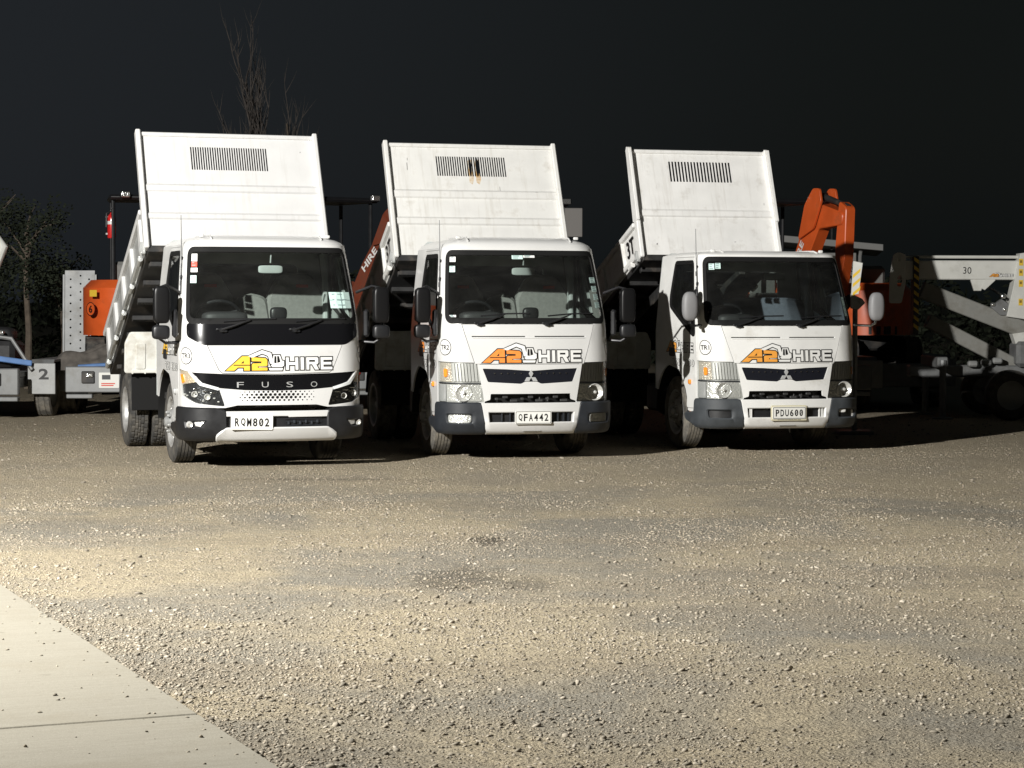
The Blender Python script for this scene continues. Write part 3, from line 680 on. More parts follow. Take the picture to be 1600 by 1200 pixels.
def tipper_body(T, q, parent):
    """bed raised at angle th about its rear hinge"""
    hw, hy, hz, hh, th, L, side_h = q['hw'], q['hy'], q['hz'], q['hh'], q['th'], q['L'], q['side_h']
    body = new_obj('tipper_body', None, parent)
    body.matrix_local = Matrix.Translation((0, hy, hz)) @ Matrix.Rotation(-th, 4, 'X'); body.empty_display_size = .2
    # local: x right, y to the rear, z up from floor
    bm = q['bed_mat']
    # headboard: folded sheet, profile y(z); forward is -y
    folds = q['folds']
    def hp(x, z):
        d = 0.
        for a, b, dep in folds:
            if z > a: d += -dep * min(1, (z - a) / .012)
            if z > b: d += dep * min(1, (z - b) / .03)
        return Vector((x, .03 + d, z))
    HB = Surf(hp)
    n, w, x0, z0, z1, slant = q['slots']
    gap = (w / n)
    holes = []
    for k in range(n):
        xa = x0 + k * gap
        bend = q.get('bent', {}).get(k, 0)
        if bend:
            bl, br = bend; zm = (z0 + z1) / 2
            holes.append([(xa, z0), (xa + gap * .56, z0), (xa + gap * .56 + br * .8, zm - .05), (xa + gap * .56 + br, zm + .03), (xa + gap * .56, z1), (xa, z1), (xa + bl, zm + .03), (xa + bl * .8, zm - .05)])
        else: holes.append(rect(xa, xa + gap * .56, z0, z1))
    zl = [(-hw + .045), (hw - .045)]
    outline = rect(-hw + .02, hw - .02, -.02, hh)
    lines = []
    for a, b, dep in folds:
        for e in (a, a + .012, b, b + .03): lines.append(rect(-hw + .02, hw - .02, -.02, e))
    lay = [([outline], 0)] + [([l], 0) for l in lines] + [(holes, None)]
    if q.get('rust'):
        rs = []
        for k, bend in q['bent'].items():
            xa = x0 + k * gap; rs.append([(xa - .015, z0 - .075), (xa + gap * .6, z0 - .10), (xa + gap + .01, z0 - .04), (xa + gap + .016, z1 - .03), (xa - .016, z1 - .05)])
        lay = [([outline], 0)] + [([l], 0) for l in lines] + [(rs, 1), (holes, None)]
    mb = MB(); mb.patch(lay, HB, .35, .0, -.004)
    hb = mb.build('headboard', [bm, RUSTPAINT], body, 20)
    for (sx, sz, sw, sh) in q.get('scratches', ()):
        mb = MB(); mb.patch([([[(sx, sz), (sx + sw, sz + sh * .1), (sx + sw * 1.4, sz + sh), (sx + sw * .3, sz + sh * .9)]], 0)], HB, 9., .0015); mb.build('scratch', mat('scuffed_metal', (.12, .115, .11), .6), hb, 0)
    mb = MB(); mb.box((0, .035, hh + .012), (2 * hw - .02, .06, .045), None, .012); mb.build('top_rail', bm, hb)
    for s in (-1, 1):
        mb = MB()
        mb.box((s * (hw - .02), .02, hh / 2), (.05, .10, hh + .09), None, .010)
        if q['wing']:
            W = Plane((s * (hw - .005), 0, 0), (0, -1, 0) if s < 0 else (0, 1, 0), (0, 0, 1))
            sg = -1 if s < 0 else 1
            wp = [(0, side_h - .02), (sg * .09, side_h + .02), (sg * .05, hh + .03), (sg * .02, hh + .06), (-sg * .05, hh + .02), (-sg * .05, side_h)]
            mb.prism(wp, W, -.02, .012, .004)
        mb.build('corner_post', bm, hb)
    # floor with sub rails
    mb = MB(); mb.box((0, L / 2, -.045), (2 * hw - .06, L, .07), None, .006); fl = mb.build('floor', CHASSIS, body)
    for s in (-1, 1):
        mb = MB(); mb.box((s * .38, L / 2 + .05, -.17), (.07, L - .1, .16), None, .006); mb.build('long_member', CHASSIS, fl)
    for k in range(7):
        mb = MB(); mb.box((0, .25 + k * (L - .5) / 6, -.105), (2 * hw - .14, .06, .05), None, .004); mb.build('cross_member', CHASSIS, fl)
    # drop sides
    for s in (-1, 1):
        sd = new_obj('drop_side', None, body); sd.empty_display_size = .1
        P = Plane((s * (hw - .01), 0, 0), (0, -1, 0) if s < 0 else (0, 1, 0), (0, 0, 1))
        g = -1 if s < 0 else 1
        mb = MB(); mb.prism([(g * .09, -.02), (g * (L - .02), -.02), (g * (L - .02), side_h), (g * .09, side_h)], P, -.035, -.012, .003)
        mb.build('side_sheet', q['side_mat'], sd)
        mb = MB(); mb.box((s * (hw - .005), L / 2 + .03, side_h - .02), (.05, L - .1, .055), None, .01); mb.build('top_rail', bm, sd)
        mb = MB(); mb.box((s * (hw - .005), L / 2 + .03, .02), (.05, L - .1, .06), None, .01); mb.build('bottom_rail', q['side_mat'], sd)
        nr = q['ribs']
        for k in range(nr):
            ys = .62 if q.get('tonnage') else .25; yc = ys + (L - .20 - ys) * k / (nr - 1)
            rp = [(g * (yc - .07), .03), (g * (yc + .07), .03), (g * (yc + .04), side_h - .03), (g * (yc - .04), side_h - .03)]
            mb = MB(); mb.prism(rp, P, -.02, .018, .008); mb.build('side_rib', bm, sd)
        for k in range(5):
            yc = .30 + (L - .5) * k / 4
            mb = MB(); mb.lathe([(0, yc - .06), (.026, yc - .06), (.026, yc + .06), (0, yc + .06)], (s * (hw + .012), 0, -.045), 'y', 14)
            mb.box((s * (hw + .012), yc, -.02), (.03, .07, .05), None, .006); mb.build('hinge', ALU if q['side_mat'] is ALU else bm, sd)
        mb = MB(); mb.tube([(s * (hw + .02), .06, .05), (s * (hw + .04), .05, -.06), (s * (hw + .02), .09, -.10)], .014, 8)
        mb.box((s * (hw + .01), .07, -.02), (.05, .06, .12), None, .008); mb.build('latch', ALU, sd)
        if q.get('tonnage'):
            mb = MB(); c = .30
            mb.text('3T', P, g * (c + .02), side_h * .50, .25, .20, .003, 0, bold=.015); mb.build('tonnage_mark', INK, sd, 0)
    mb = MB(); mb.box((0, L - .01, side_h / 2 - .02), (2 * hw - .05, .035, side_h), None, .006); mb.build('tailgate', bm, body)
    return body

def make_truck(T):
    q = T; t = thing('tipper_truck', q['label'], 'truck', (q['X'], q['Y'], 0), q['a'], 'white tipper trucks parked in a row')
    new = q['new']; W = q['white']
    # ---- cab shell
    UB = useg(1.60)
    arch = circ(useg(1.10), .40, .50, 36)
    ws = rrect(-.835, .835, 1.335, 2.025, .07, 5)
    def doorwin(s):
        p = rpoly([(1.035, 1.99), (1.035, 1.225), (1.10, 1.215), (useg(1.18), 1.52), (useg(1.20), 1.62), (useg(1.10), 1.99)], .06)
        return p if s > 0 else mir(p)
    def door(s):
        p = rpoly([(.998, 2.035), (.998, .99), (1.035, .94), (1.035, .46), (1.32, .455), (useg(.62), .60), (useg(.84), .845), (useg(1.28), .90), (useg(1.30), 1.60), (useg(1.18), 2.035)], .04)
        return p if s > 0 else mir(p)
    full = [(-UB, .46), (UB, .46), (UB, 2.055), (-UB, 2.055)]
    fullpoly = [(-UB, .62), (-1.40, .44), (-1.0, .40), (-1.0, .562), (1.0, .562), (1.0, .40), (1.40, .44), (UB, .62), (UB, 2.06), (-UB, 2.06)]
    if new:
        hl = rpoly([(-.985, .915), (-.80, .888), (-.69, .79), (-.535, .742), (-.482, .575), (-.74, .602), (-.93, .68)], .02)
        grille = [(-.795, .886), (-.5, .872), (0, .862), (.5, .872), (.795, .886), (.685, .79), (.535, .742), (.3, .722), (0, .716), (-.3, .722), (-.535, .742), (-.685, .79)]
        lid = [(-.63, 1.132), (.63, 1.132), (.53, .905), (.5, .88), (0, .868), (-.5, .88), (-.53, .905)]
        black = rpoly([(-.835, 1.33), (.835, 1.33), (.832, 1.215), (.66, 1.137), (-.66, 1.137), (-.832, 1.215)], .03)
        slot = [(-.37, .585), (.37, .585), (.52, .553), (-.52, .553)]
        hexes = []
        for r in range(4):
            for c in range(-9, 10):
                x = c * .043 + (.0215 if r % 2 else 0); z = .706 - r * .0255
                if abs(x) > .345: continue
                k = .0185 * (1 - .60 * max(0, abs(x) - .14) / .21) * (.72 if r in (0, 3) else 1)
                hexes.append([(x + k * .98 * math.cos(R(30 + 60 * j)), z + k * .8 * math.sin(R(30 + 60 * j))) for j in range(6)])
        vents = []
    else:
        hl = rpoly([(-1.0, .958), (-.525, .948), (-.46, .567), (-1.0, .567)], .012)
        grille = rpoly([(-.475, .892), (-.24, .884), (0, .868), (.24, .884), (.475, .892), (.425, .762), (.10, .744), (.06, .764), (-.06, .764), (-.10, .744), (-.425, .762)], .012)
        lid = [(-.665, 1.318), (.665, 1.318), (.545, .935), (-.545, .935)]
        black = None
        slot = rpoly([(-.40, .648), (.40, .648), (.405, .592), (.46, .575), (.46, .5), (-.46, .5), (-.46, .575), (-.405, .592)], .01)
        hexes = []; vents = [rect(-.57, -.045, 1.192, 1.206), rect(.045, .565, 1.192, 1.206)]
    GAP = .004
    # inner shell (dark, 22 mm in), open at the windows and lamps
    holes = [ws, doorwin(1), doorwin(-1), arch, mir(arch)]
    mb = MB(); mb.patch([([fullpoly], 0), (holes + [hl, mir(hl), slot], None)], CAB, .09, -.024)
    shell = new_obj('cab', None, t); shell.empty_display_size = .2
    mb.build('inner_shell', INNER, shell, 30)
    # outer body
    opn = [ws, arch, mir(arch), hl, mir(hl), grille, slot] + ([black] if black else [])
    gaps = [inflate(lid, GAP), inflate(door(1), GAP), inflate(door(-1), GAP)]
    mb = MB(); mb.patch([([fullpoly], 0), (gaps, None), (opn, None), (hexes, None)], CAB, .07, .0, -.018, 0.)
    mb.build('body_panel', W, shell, 30)
    mb = MB(); mb.patch([([inflate(lid, -.003)], 0), (vents, None)] , CAB, .07, .0005, -.016, .002); lid_o = mb.build('front_panel', W, shell, 30)
    if vents:
        mb = MB()
        for v in vents: mb.patch([([v], 0)], CAB, .07, -.014)
        mb.build('vent_slot', INNER, lid_o)
        mb = MB(); mb.tube([CAB.off(u, 1.184, .0015) for u in np.linspace(-.56, .56, 15)], .004, 6); mb.build('crease', W, lid_o)
    for s in (-1, 1):
        d = new_obj('door', None, shell); d.empty_display_size = .1
        mb = MB(); mb.patch([([inflate(door(s), -.002)], 0), ([inflate(doorwin(s), .002)], None)], CAB, .07, .002, -.016, .002); mb.build('door_panel', W, d, 30)
        fr = doorwin(s); mb = MB(); mb.patch([([inflate(fr, .012)], 0), ([inflate(fr, -.03)], None)], CAB, .07, .006, -.010, .002); mb.build('window_seal', SEAL, d)
        mb = MB(); mb.patch([([inflate(fr, -.028)], 0)], CAB, .09, -.004); mb.build('door_glass', DOORGLASS, d)
        P0 = CAB.off(s * useg(1.08), 1.02, .0); mb = MB()
        hp_ = rpoly([(s * useg(.98), .99), (s * useg(1.14), .99), (s * useg(1.14), 1.07), (s * useg(.98), 1.07)], .02)
        mb.prism(hp_ if s > 0 else hp_[::-1], CAB, -.002, .014, .006, 0, .2); mb.build('door_handle', BLACK, d)
    # windscreen, seal
    mb = MB(); mb.patch([([inflate(ws, -.002)], 0)], CAB, .08, -.004); wsc = mb.build('windscreen', GLASS, shell, 60)
    mb = MB(); mb.patch([([inflate(ws, .010)], 0), ([rrect(-.800, .800, 1.375, 1.99, .05, 5)], None)], CAB, .08, .004, -.008, .003); mb.build('windscreen_seal', SEAL, wsc, 30)
    if black:
        mb = MB(); mb.patch([([inflate(black, .002)], 0)], CAB, .08, .003, -.016, .003); mb.build('black_cowl', GLOSSBLACK, shell, 30)
    # roof
    mb = MB(); vs = []; fs = []; nu = 60; us = np.linspace(-UB, UB, nu); ns = 9
    rh = q['roof_h']
    for j in range(ns):
        s_ = j / (ns - 1)
        k = 1 - s_ ** 1.6 * .93 if j else 1.
        zz = 2.052 + rh * (1 - (1 - min(1, s_ * 1.15)) ** 2.6)
        for u in us:
            p = cab_point(u, 2.055)
            vs.append(((p.x) * k, 1.0 + (p.y - 1.0) * k, zz))
    for j in range(ns - 1):
        for i in range(nu - 1): fs.append((j * nu + i, j * nu + i + 1, (j + 1) * nu + i + 1, (j + 1) * nu + i))
        fs.append((j * nu + nu - 1, j * nu, (j + 1) * nu, (j + 1) * nu + nu - 1))
    fs.append(tuple(range((ns - 1) * nu, ns * nu)))
    mb.add(vs, fs); rf = mb.build('roof', W, shell, 45)
    for x in (-.52, .52):
        mb = MB(); mb.tube([(x, .47, 2.052 + rh * .62), (x, .55, 2.052 + rh * .93), (x, .75, 2.052 + rh * 1.0), (x, 1.3, 2.052 + rh * 1.0)], .008, 6); mb.build('drip_rib', W, rf)
    for x in (-.60, .60):
        mb = MB(); superbox(mb, (x, .56, 2.052 + rh * .92), (.05, .03, .03)); mb.build('roof_lug', W, rf)
    # rear wall with window
    BK = Plane((0, 1.60, 0), (1, 0, 0), (0, 0, 1))
    hwk = cab_point(UB, 1.2).x; hwt = cab_point(UB, 2.05).x
    mb = MB(); mb.patch([([[(-hwk, .62), (hwk, .62), (hwk, 1.25), (hwt, 2.05), (hwt - .1, 2.05 + rh * .8), (-hwt + .1, 2.05 + rh * .8), (-hwt, 2.05), (-hwk, 1.25)]], 0), ([rrect(-.55, .55, 1.42, 1.90, .06)], None)], BK, .4, 0, -.02); mb.build('rear_wall', LINING, shell)
    mb = MB(); mb.patch([([rrect(-.55, .55, 1.42, 1.90, .06)], 0)], BK, .4, -.008); mb.build('rear_window', DOORGLASS, shell)
    mb = MB(); mb.box((0, .95, .62), (1.58, 1.2, .06)); mb.build('cab_floor', CHASSIS, shell)
    # headliner and door cards
    for s in (-1, 1):
        mb = MB()
        c = [(1.10, .75), (useg(1.15), .95), (useg(1.15), 1.48), (1.12, 1.28)]
        mb.patch([([c if s > 0 else mir(c)], 0)], CAB, .2, -.05)
        mb.build('door_trim', LINING, shell, 0); mb = MB()
        P = [(useg(1.20), 1.1), (useg(1.50), 1.1), (useg(1.50), 2.0), (useg(1.20), 2.0)]
        mb.patch([([P if s > 0 else mir(P)], 0)], CAB, .2, -.04)
        mb.build('rear_quarter_trim', LINING, shell, 0); mb = MB()
        a = [(.86, 1.36), (1.02, 1.36), (1.02, 2.0), (.86, 2.0)]
        mb.patch([([a if s > 0 else mir(a)], 0)], CAB, .1, -.03)
        mb.build('pillar_trim', LINING, shell, 0)
    # ---- interior
    mb = MB(); mb.box((0, .42, 1.20), (1.50, .42, .30), None, .08); mb.box((.0, .30, 1.32), (1.46, .22, .06), None, .03)
    superbox(mb, (-.42, .36, 1.38), (.42, .22, .12)); mb.box((0, .5, 1.05), (.36, .3, .4), None, .05); mb.build('dashboard', DASH, shell)
    mb = MB(); cx, cy, cz = -.43, .66, 1.40; tl = R(28)
    pts = [(cx + .205 * math.cos(a), cy - .205 * math.sin(a) * math.sin(tl), cz + .205 * math.sin(a) * math.cos(tl) * .75) for a in np.linspace(0, 2 * math.pi, 33)[:-1]]
    mb.tube(pts, .015, 8, closed=True)
    for a in (R(-90), R(20), R(160)): mb.tube([(cx, cy, cz), (cx + .2 * math.cos(a), cy - .2 * math.sin(a) * math.sin(tl), cz + .2 * math.sin(a) * math.cos(tl) * .75)], .013, 6)
    mb.tube([(cx, cy, cz), (cx, cy - .25, cz - .15)], .03, 8); mb.build('steering_wheel', BLACK, shell)
    sm = q['seat_mat']
    for x, w_, hd in ((-.44, .50, 1), (.02, .30, 0), (.46, .52, 1)):
        st_ = new_obj('seat', None, shell); st_.empty_display_size = .1
        if q['bench'] and x > -.2:
            if x > .2: continue
            x, w_, hd = .24, .98, 0
        tp = 1.80 if hd else 1.60
        mb = MB(); rot = Matrix.Rotation(R(-9), 3, 'X')
        prof = rpoly([(-w_ / 2, .95), (w_ / 2, .95), (w_ / 2, tp - .22), (w_ / 2 - (.11 if hd else .03), tp - .03), (w_ / 2 - .16, tp), (-w_ / 2 + .16, tp), (-w_ / 2 + (.11 if hd else .03), tp - .03), (-w_ / 2, tp - .22)], .05)
        P = Plane((x, 1.08 - .16 * 0, 0), (1, 0, 0), (0, .12, .99))
        mb.prism(prof, P, -.12, .02, .03); mb.build('backrest', sm, st_)
        mb = MB(); mb.box((x, .98, 1.0), (w_, .5, .16), None, .05); mb.build('cushion', sm, st_)
        if hd and q['seat_logo']:
            P2 = Plane((x + .05, 1.062 , 0), (1, 0, 0), (0, .12, .99)); mb = MB()
            mb.patch([([rect(-.06, .06, tp - .12, tp - .09)], 0)], P2, 9., .035); mb.build('seat_label', REDTXT, st_)
    mb = MB(); mb.tube([CAB.off(.02, 1.97, -.02), CAB.off(.02, 1.92, -.07)], .008, 6)
    p = CAB.off(.02, 1.87, -.10); superbox(mb, p, (.23, .035, .075), 5); mb.build('rear_view_mirror', LINING, shell)
    if q['new'] or q['fleet'] == 'TR2':
        mb = MB(); superbox(mb, (.09, .38, 1.42), (.16, .08, .12)); mb.tube([(.09, .42, 1.3), (.09, .4, 1.4)], .015, 6); mb.build('radio_set', BLACK, shell)
    # visible ceiling console / belt pillar
    for s in (-1, 1):
        mb = MB(); mb.box((s * .735, 1.22, 1.62), (.05, .10, .80), None, .015); mb.build('belt_pillar', LINING, shell)
    # ---- stickers on the windscreen
    for (u0, u1, z0, z1, mm, kind) in q['stickers']:
        mb = MB(); mb.patch([([rect(u0, u1, z0, z1)], 0)], CAB, .1, .0015)
        nl = 3 if kind else 2; lay = []
        for k in range(nl):
            zz = z0 + (z1 - z0) * (k + .6) / nl
            lay.append(rect(u0 + (u1 - u0) * .12, u0 + (u1 - u0) * (.55 + .3 * ((k * 7 + int(u0 * 100)) % 3) / 3), zz - .004, zz + .004))
        if kind == 2: lay += [rect(u0 + (u1 - u0) * .48, u0 + (u1 - u0) * .51, z0, z1), rect(u0, u1, (z0 + z1) / 2 - .003, (z0 + z1) / 2 + .003)]
        mb.patch([(lay, 1)], CAB, .2, .003); mb.build('windscreen_sticker', [mm, LABELT], wsc, 0)
    # ---- grille, slot backs
    mb = MB(); gi = inflate(grille, -.002)
    gr = new_obj('grille', None, shell); gr.empty_display_size = .1
    mb.patch([([gi], 0)], CAB, .07, -.012, -.03, .004); mb.build('grille_panel', GLOSSBLACK if new else mat('grille_black', (.010, .011, .016), .3, coat=.3), gr, 30)
    if new:
        for ch, x in zip('FUSO', (-.34, -.112, .118, .35)):
            mb = MB(); mb.text(ch, CAB, x, .772, .062, .05, -.009, 0, bold=-.006); mb.build('grille_letter', SILVER, gr, 0)
    else:
        mb = MB(); k = .036
        for a in (90, 210, 330):
            c_, s_ = math.cos(R(a)), math.sin(R(a)); nrm = (-s_, c_)
            cx, cz = 0, .806
            mb.prism([(cx, cz), (cx + c_ * k + nrm[0] * k * .55, cz + s_ * k + nrm[1] * k * .55), (cx + 2 * k * c_, cz + 2 * k * s_), (cx + c_ * k - nrm[0] * k * .55, cz + s_ * k - nrm[1] * k * .55)][::-1], CAB, -.012, .004, .002)
        mb.build('emblem', mat('emblem_silver', (.62, .63, .63), .25, .4), gr, 30)
        mb = MB()
        for k in range(12):
            u = -.36 + k * .065
            if abs(u) > .07: mb.lathe([(0, 0), (.006, 0), (.006, -.006), (0, -.006)], CAB.off(u, .846, -.004), 'y', 8)
        mb.build('grille_stud', CHROME, gr)
    mb = MB(); mb.patch([([slot], 0)], CAB, .1, -.09); mb.build('intake_back', INK, gr)
    for k in range(9):
        mb = MB(); u = -.34 + k * .085; a_ = CAB.off(u, .60 + .02 * math.sin(k * 2.1), -.035)
        mb.box(a_, (.03 + .02 * (k % 3), .03, .022), None, .004)
        if k in (5, 6): mb.tube([CAB.off(u, .575, -.03), CAB.off(u + .005, .615, -.025)], .006, 6)
        mb.build('intake_fitting', mat('engine_bits', (.05, .05, .05), .5, .3), gr)
    if new:
        mb = MB(); mb.patch([([rect(-.36, .36, .61, .72)], 0)], CAB, .1, -.022); mb.build('honeycomb_back', BLACK, gr)
    # ---- lamps
    for s in (-1, 1):
        fx = (lambda p: p) if s < 0 else mir
        h = new_obj('headlight', None, shell); h.empty_display_size = .1
        mb = MB(); mb.patch([([fx(hl)], 0)], CAB, .06, -.020, None); mb.build('lamp_housing', LAMPDARK if new else mat('lamp_back', (.42, .42, .40), .35, .15, bump=.4, bscale=50), h, 30)
        if new:
            am = fx([(-.972, .905), (-.83, .885), (-.735, .80), (-.93, .775)])
            mb = MB(); mb.patch([([am], 0)], CAB, .04, -.006, -.03, .004); mb.build('indicator', [mat('indicator_reflector', (.62, .52, .38), .22, .4, bump=1., bscale=55)], h, 30)
            am = fx([(-.965, .865), (-.90, .86), (-.88, .80), (-.93, .785)])
            mb = MB(); mb.patch([([am], 0)], CAB, .04, -.002, -.03, .004); mb.build('indicator_bulb', [AMBER], h, 30)
            st_ = fx([(-.83, .888), (-.80, .886), (-.69, .79), (-.535, .745), (-.54, .722), (-.71, .768)])
            mb = MB(); mb.prism(st_, CAB, -.03, .002, .002, 0, .06); mb.build('running_light_strip', mat('drl_strip', (.70, .72, .72), .2, coat=.5), h, 30)
            for (a, b, r_) in ((-.775, .685, .026), (-.645, .662, .026)):
                mb = MB(); c = CAB.off(a if s < 0 else -a, b, -.018)
                mb.lathe([(0, .0), (r_ * .6, -.006), (r_, -.022), (r_ * 1.12, -.014), (r_ * 1.15, .0)], c, 'y', 20); mb.build('projector', [REFLECTOR], h, 40)
            fr_ = random.Random(11)
            for k in range(11):
                a = -.90 + .036 * k; b = .735 - .0062 * k - fr_.choice((.0, .03, .055, .085)) * (.6 + .04 * k)
                mb = MB(); superbox(mb, CAB.off(a if s < 0 else -a, b, -.016), (fr_.uniform(.012, .03), .012, fr_.uniform(.008, .014)), 4, 6); mb.build('lamp_facet', REFLECTOR, h)
            for (a, b) in ((-.75, .735), (-.66, .715), (-.58, .70)):
                mb = MB(); c = CAB.off(a if s < 0 else -a, b, -.014); superbox(mb, c, (.06, .02, .012)); mb.build('lamp_trim', CHROME, h)
        else:
            # upper block: indicator + slatted panel ; lower block: chrome side + round lamp
            ind = fx([(-.985, .945), (-.80, .942), (-.79, .765), (-.985, .765)])
            mb = MB(); mb.patch([([ind], 0)], CAB, .05, -.014, -.034, .004); mb.build('indicator', mat('indicator_clear', (.62, .57, .48), .22, .35, bump=1.2, bscale=60), h, 30)
            ib = fx(rpoly([(-.885, .885), (-.845, .882), (-.842, .815), (-.88, .81)], .012))
            mb = MB(); mb.patch([([ib], 0)], CAB, .04, -.002, -.03, .006); mb.build('indicator_bulb', AMBER, h, 30)
            for k in range(9):
                a = -.775 + k * .0315; kk = .002
                sl = fx([(a, .94), (a + .019, .939), (a + .019 + .014, .768), (a + .014, .768)])
                mb = MB(); mb.prism(sl, CAB, -.03, -.006, .003, 0, .1); mb.build('slat', SLATS, h)
            dv = fx([(-.995, .757), (-.495, .752), (-.493, .744), (-.995, .748)])
            mb = MB(); mb.prism(dv, CAB, -.03, -.004, .001, 0, .06); mb.build('lamp_divider', DARKGREY, h)
            cp = fx([(-.992, .738), (-.865, .736), (-.865, .575), (-.992, .575)])
            mb = MB(); mb.prism(cp, CAB, -.03, -.003, .003, 0, .06); mb.build('side_chrome', SILVER, h, 30)
            c = CAB.off(-.665 if s < 0 else .665, .658, -.012); mb = MB()
            lo = fx(rrect(-.855, -.485, .578, .738, .015))
            mb.patch([([lo], 0)], CAB, .05, -.013); mb.lathe([(0, .012), (.03, .010), (.062, -.004), (.078, -.022), (.082, -.020), (.085, .01)], c, 'y', 28)
            mb.lathe([(0, -.03), (.014, -.026), (.018, -.01), (.018, .01)], c, 'y', 14)
            mb.build('reflector', REFLECTOR, h, 40)
        mb = MB(); mb.patch([([inflate(fx(hl), -.001)], 0)], CAB, .06, -.002); mb.build('lamp_lens', LENS, h, 60)
        # side repeater on the flank
        mb = MB(); superbox(mb, CAB.off(s * 1.20, .70 if new else .73, .01), (.03, .05, .05)); mb.build('side_repeater', SILVER if new else AMBER, shell)
    # ---- bumper
    bp = new_obj('bumper', None, t); bp.empty_display_size = .1
    BUMP = Surf(lambda u, z: cab_point(u, .5) + Vector((0, 0, z - .5)) + (Vector((0, .05 * max(0, (.36 - z) / .07) ** 2, 0)) if z < .36 else Vector((0, 0, 0))))
    bg = BLACK if new else q['bump_mat']
    for s in (-1, 1):
        fx = (lambda p: p) if s < 0 else mir
        if new:
            cp = rpoly([(-1.30, .40), (-1.03, .42), (-1.01, .56), (-.56, .552), (-.475, .528), (-.475, .38), (-.57, .335), (-.565, .287), (-.93, .287), (-1.28, .345)], .02)
            rc = rpoly([(-.86, .445), (-.64, .452), (-.70, .375), (-.84, .372)], .015)
        else:
            cp = rpoly([(-1.30, .40), (-1.03, .42), (-1.01, .556), (-.495, .556), (-.447, .285), (-.93, .285), (-1.28, .345)], .03)
            rc = rpoly([(-.835, .462), (-.575, .462), (-.57, .358), (-.82, .358)], .03)
        mb = MB(); mb.patch([([fx(cp)], 0), ([fx(rc)], None)], BUMP, .06, .035, -.05, .012); co = mb.build('bumper_corner', bg, bp, 40)
        mb = MB(); mb.patch([([inflate(fx(rc), .01)], 0)], BUMP, .1, .004); mb.build('fog_recess', BLACK, co)
        if q['fog']:
            mb = MB()
            if new:
                mb.lathe([(0, -.012), (.022, -.02), (.032, -.006), (.034, .02)], BUMP.off((-.80 if s < 0 else .80), .41, .02), 'y', 20)
                mb.prism(fx([(-.755, .435), (-.665, .442), (-.70, .392), (-.745, .40)]), BUMP, .004, .02, .003, 0, .1)
                mb.build('fog_lamp', REFLECTOR, bp, 40)
            else:
                mb.patch([([fx(rrect(-.815, -.595, .368, .452, .03))], 0)], BUMP, .03, .014, .0, .01); mb.build('fog_lamp', [mat('fog_reflector', (.68, .68, .66), .22, .4, bump=1.2, bscale=38)], bp, 40)
                mb = MB(); mb.patch([([fx(rrect(-.825, -.585, .362, .458, .03))], 0)], BUMP, .05, .028); mb.build('fog_lens', LENS, bp, 60)
        elif s > 0:
            mb = MB(); superbox(mb, BUMP.off(.63, .44, .0), (.09, .02, .05)); mb.build('towing_eye_cap', VINYL_W, bp)
            mb = MB(); superbox(mb, BUMP.off(.80, .40, .0), (.03, .02, .09)); mb.build('bracket_cap', VINYL_W, bp)
    if new:
        mb = MB(); mb.patch([([[(-.47, .527), (.47, .527), (.46, .478), (.10, .478), (.09, .488), (-.47, .488)]], 0)], BUMP, .06, .033, -.02, .004); mb.build('upper_trim', W, bp)
        mb = MB(); mb.patch([([rpoly([(-.47, .372), (.47, .372), (.558, .325), (.55, .285), (-.55, .285), (-.558, .325)], .015)], 0)], BUMP, .05, .042, -.05, .012); mb.build('lower_lip', W, bp, 40)
        mb = MB(); mb.patch([([rect(-.48, .48, .365, .53)], 0)], BUMP, .1, .0); mb.build('intake_recess', BLACK, bp)
        mb = MB()
        for k in range(3): mb.patch([([rect(.07 + k * .0, .42, .395 + k * .03, .40 + k * .03)], 0)], BUMP, .1, .01, 0.0)
        for k in range(6): mb.box(BUMP.off(.10 + .055 * k, .42 + .012 * (k % 2), .012), (.02, .02, .03), None, .004)
        mb.build('intake_grid', DARKGREY, bp)
        number_plate(q['plate'], tuple(BUMP.off(-.245, .432, .05)), .385, .135, bp, R(-1.2))
    else:
        op = rpoly([(-.43, .478), (.43, .478), (.418, .368), (-.418, .368)], .012)
        mb = MB(); mb.patch([([[(-.485, .553), (.485, .553), (.437, .288), (-.437, .288)]], 0), ([op], None)], BUMP, .06, .036, -.03, .008); mb.build('bumper_centre', W, bp, 40)
        mb = MB(); mb.patch([([inflate(op, .02)], 0)], BUMP, .1, -.02); mb.build('intake_recess', BLACK, bp)
        for u in ((-.30, -.22, .26, .32, .37) if q['fog'] else (-.40, -.385, .36, .39)):
            mb = MB(); mb.patch([([rect(u, u + .012, .37, .475)], 0)], BUMP, .2, .012, -.01); mb.build('intake_bar', DARKGREY if q['fog'] else W, bp)
        number_plate(q['plate'], tuple(BUMP.off(0.005, .422, .052)), .36, .125, bp, 0, True, q.get('surround'))
        mb = MB(); mb.tube([(.12, .25, .29), (.15, .27, .20)], .006, 6); mb.build('drain_pipe', GALV, bp)
        mb = MB(); mb.prism(rect(-.08, .09, .312, .318), BUMP, .03, .040, .001, 0, .1); mb.build('tow_cover_edge', SILVER, bp)
    for s in (-1, 1):
        mb = MB(); superbox(mb, (s * .84, .53, .40), (.035, .07, .045)); mb.build('side_marker', AMBER if s < 0 else REDLENS, bp)
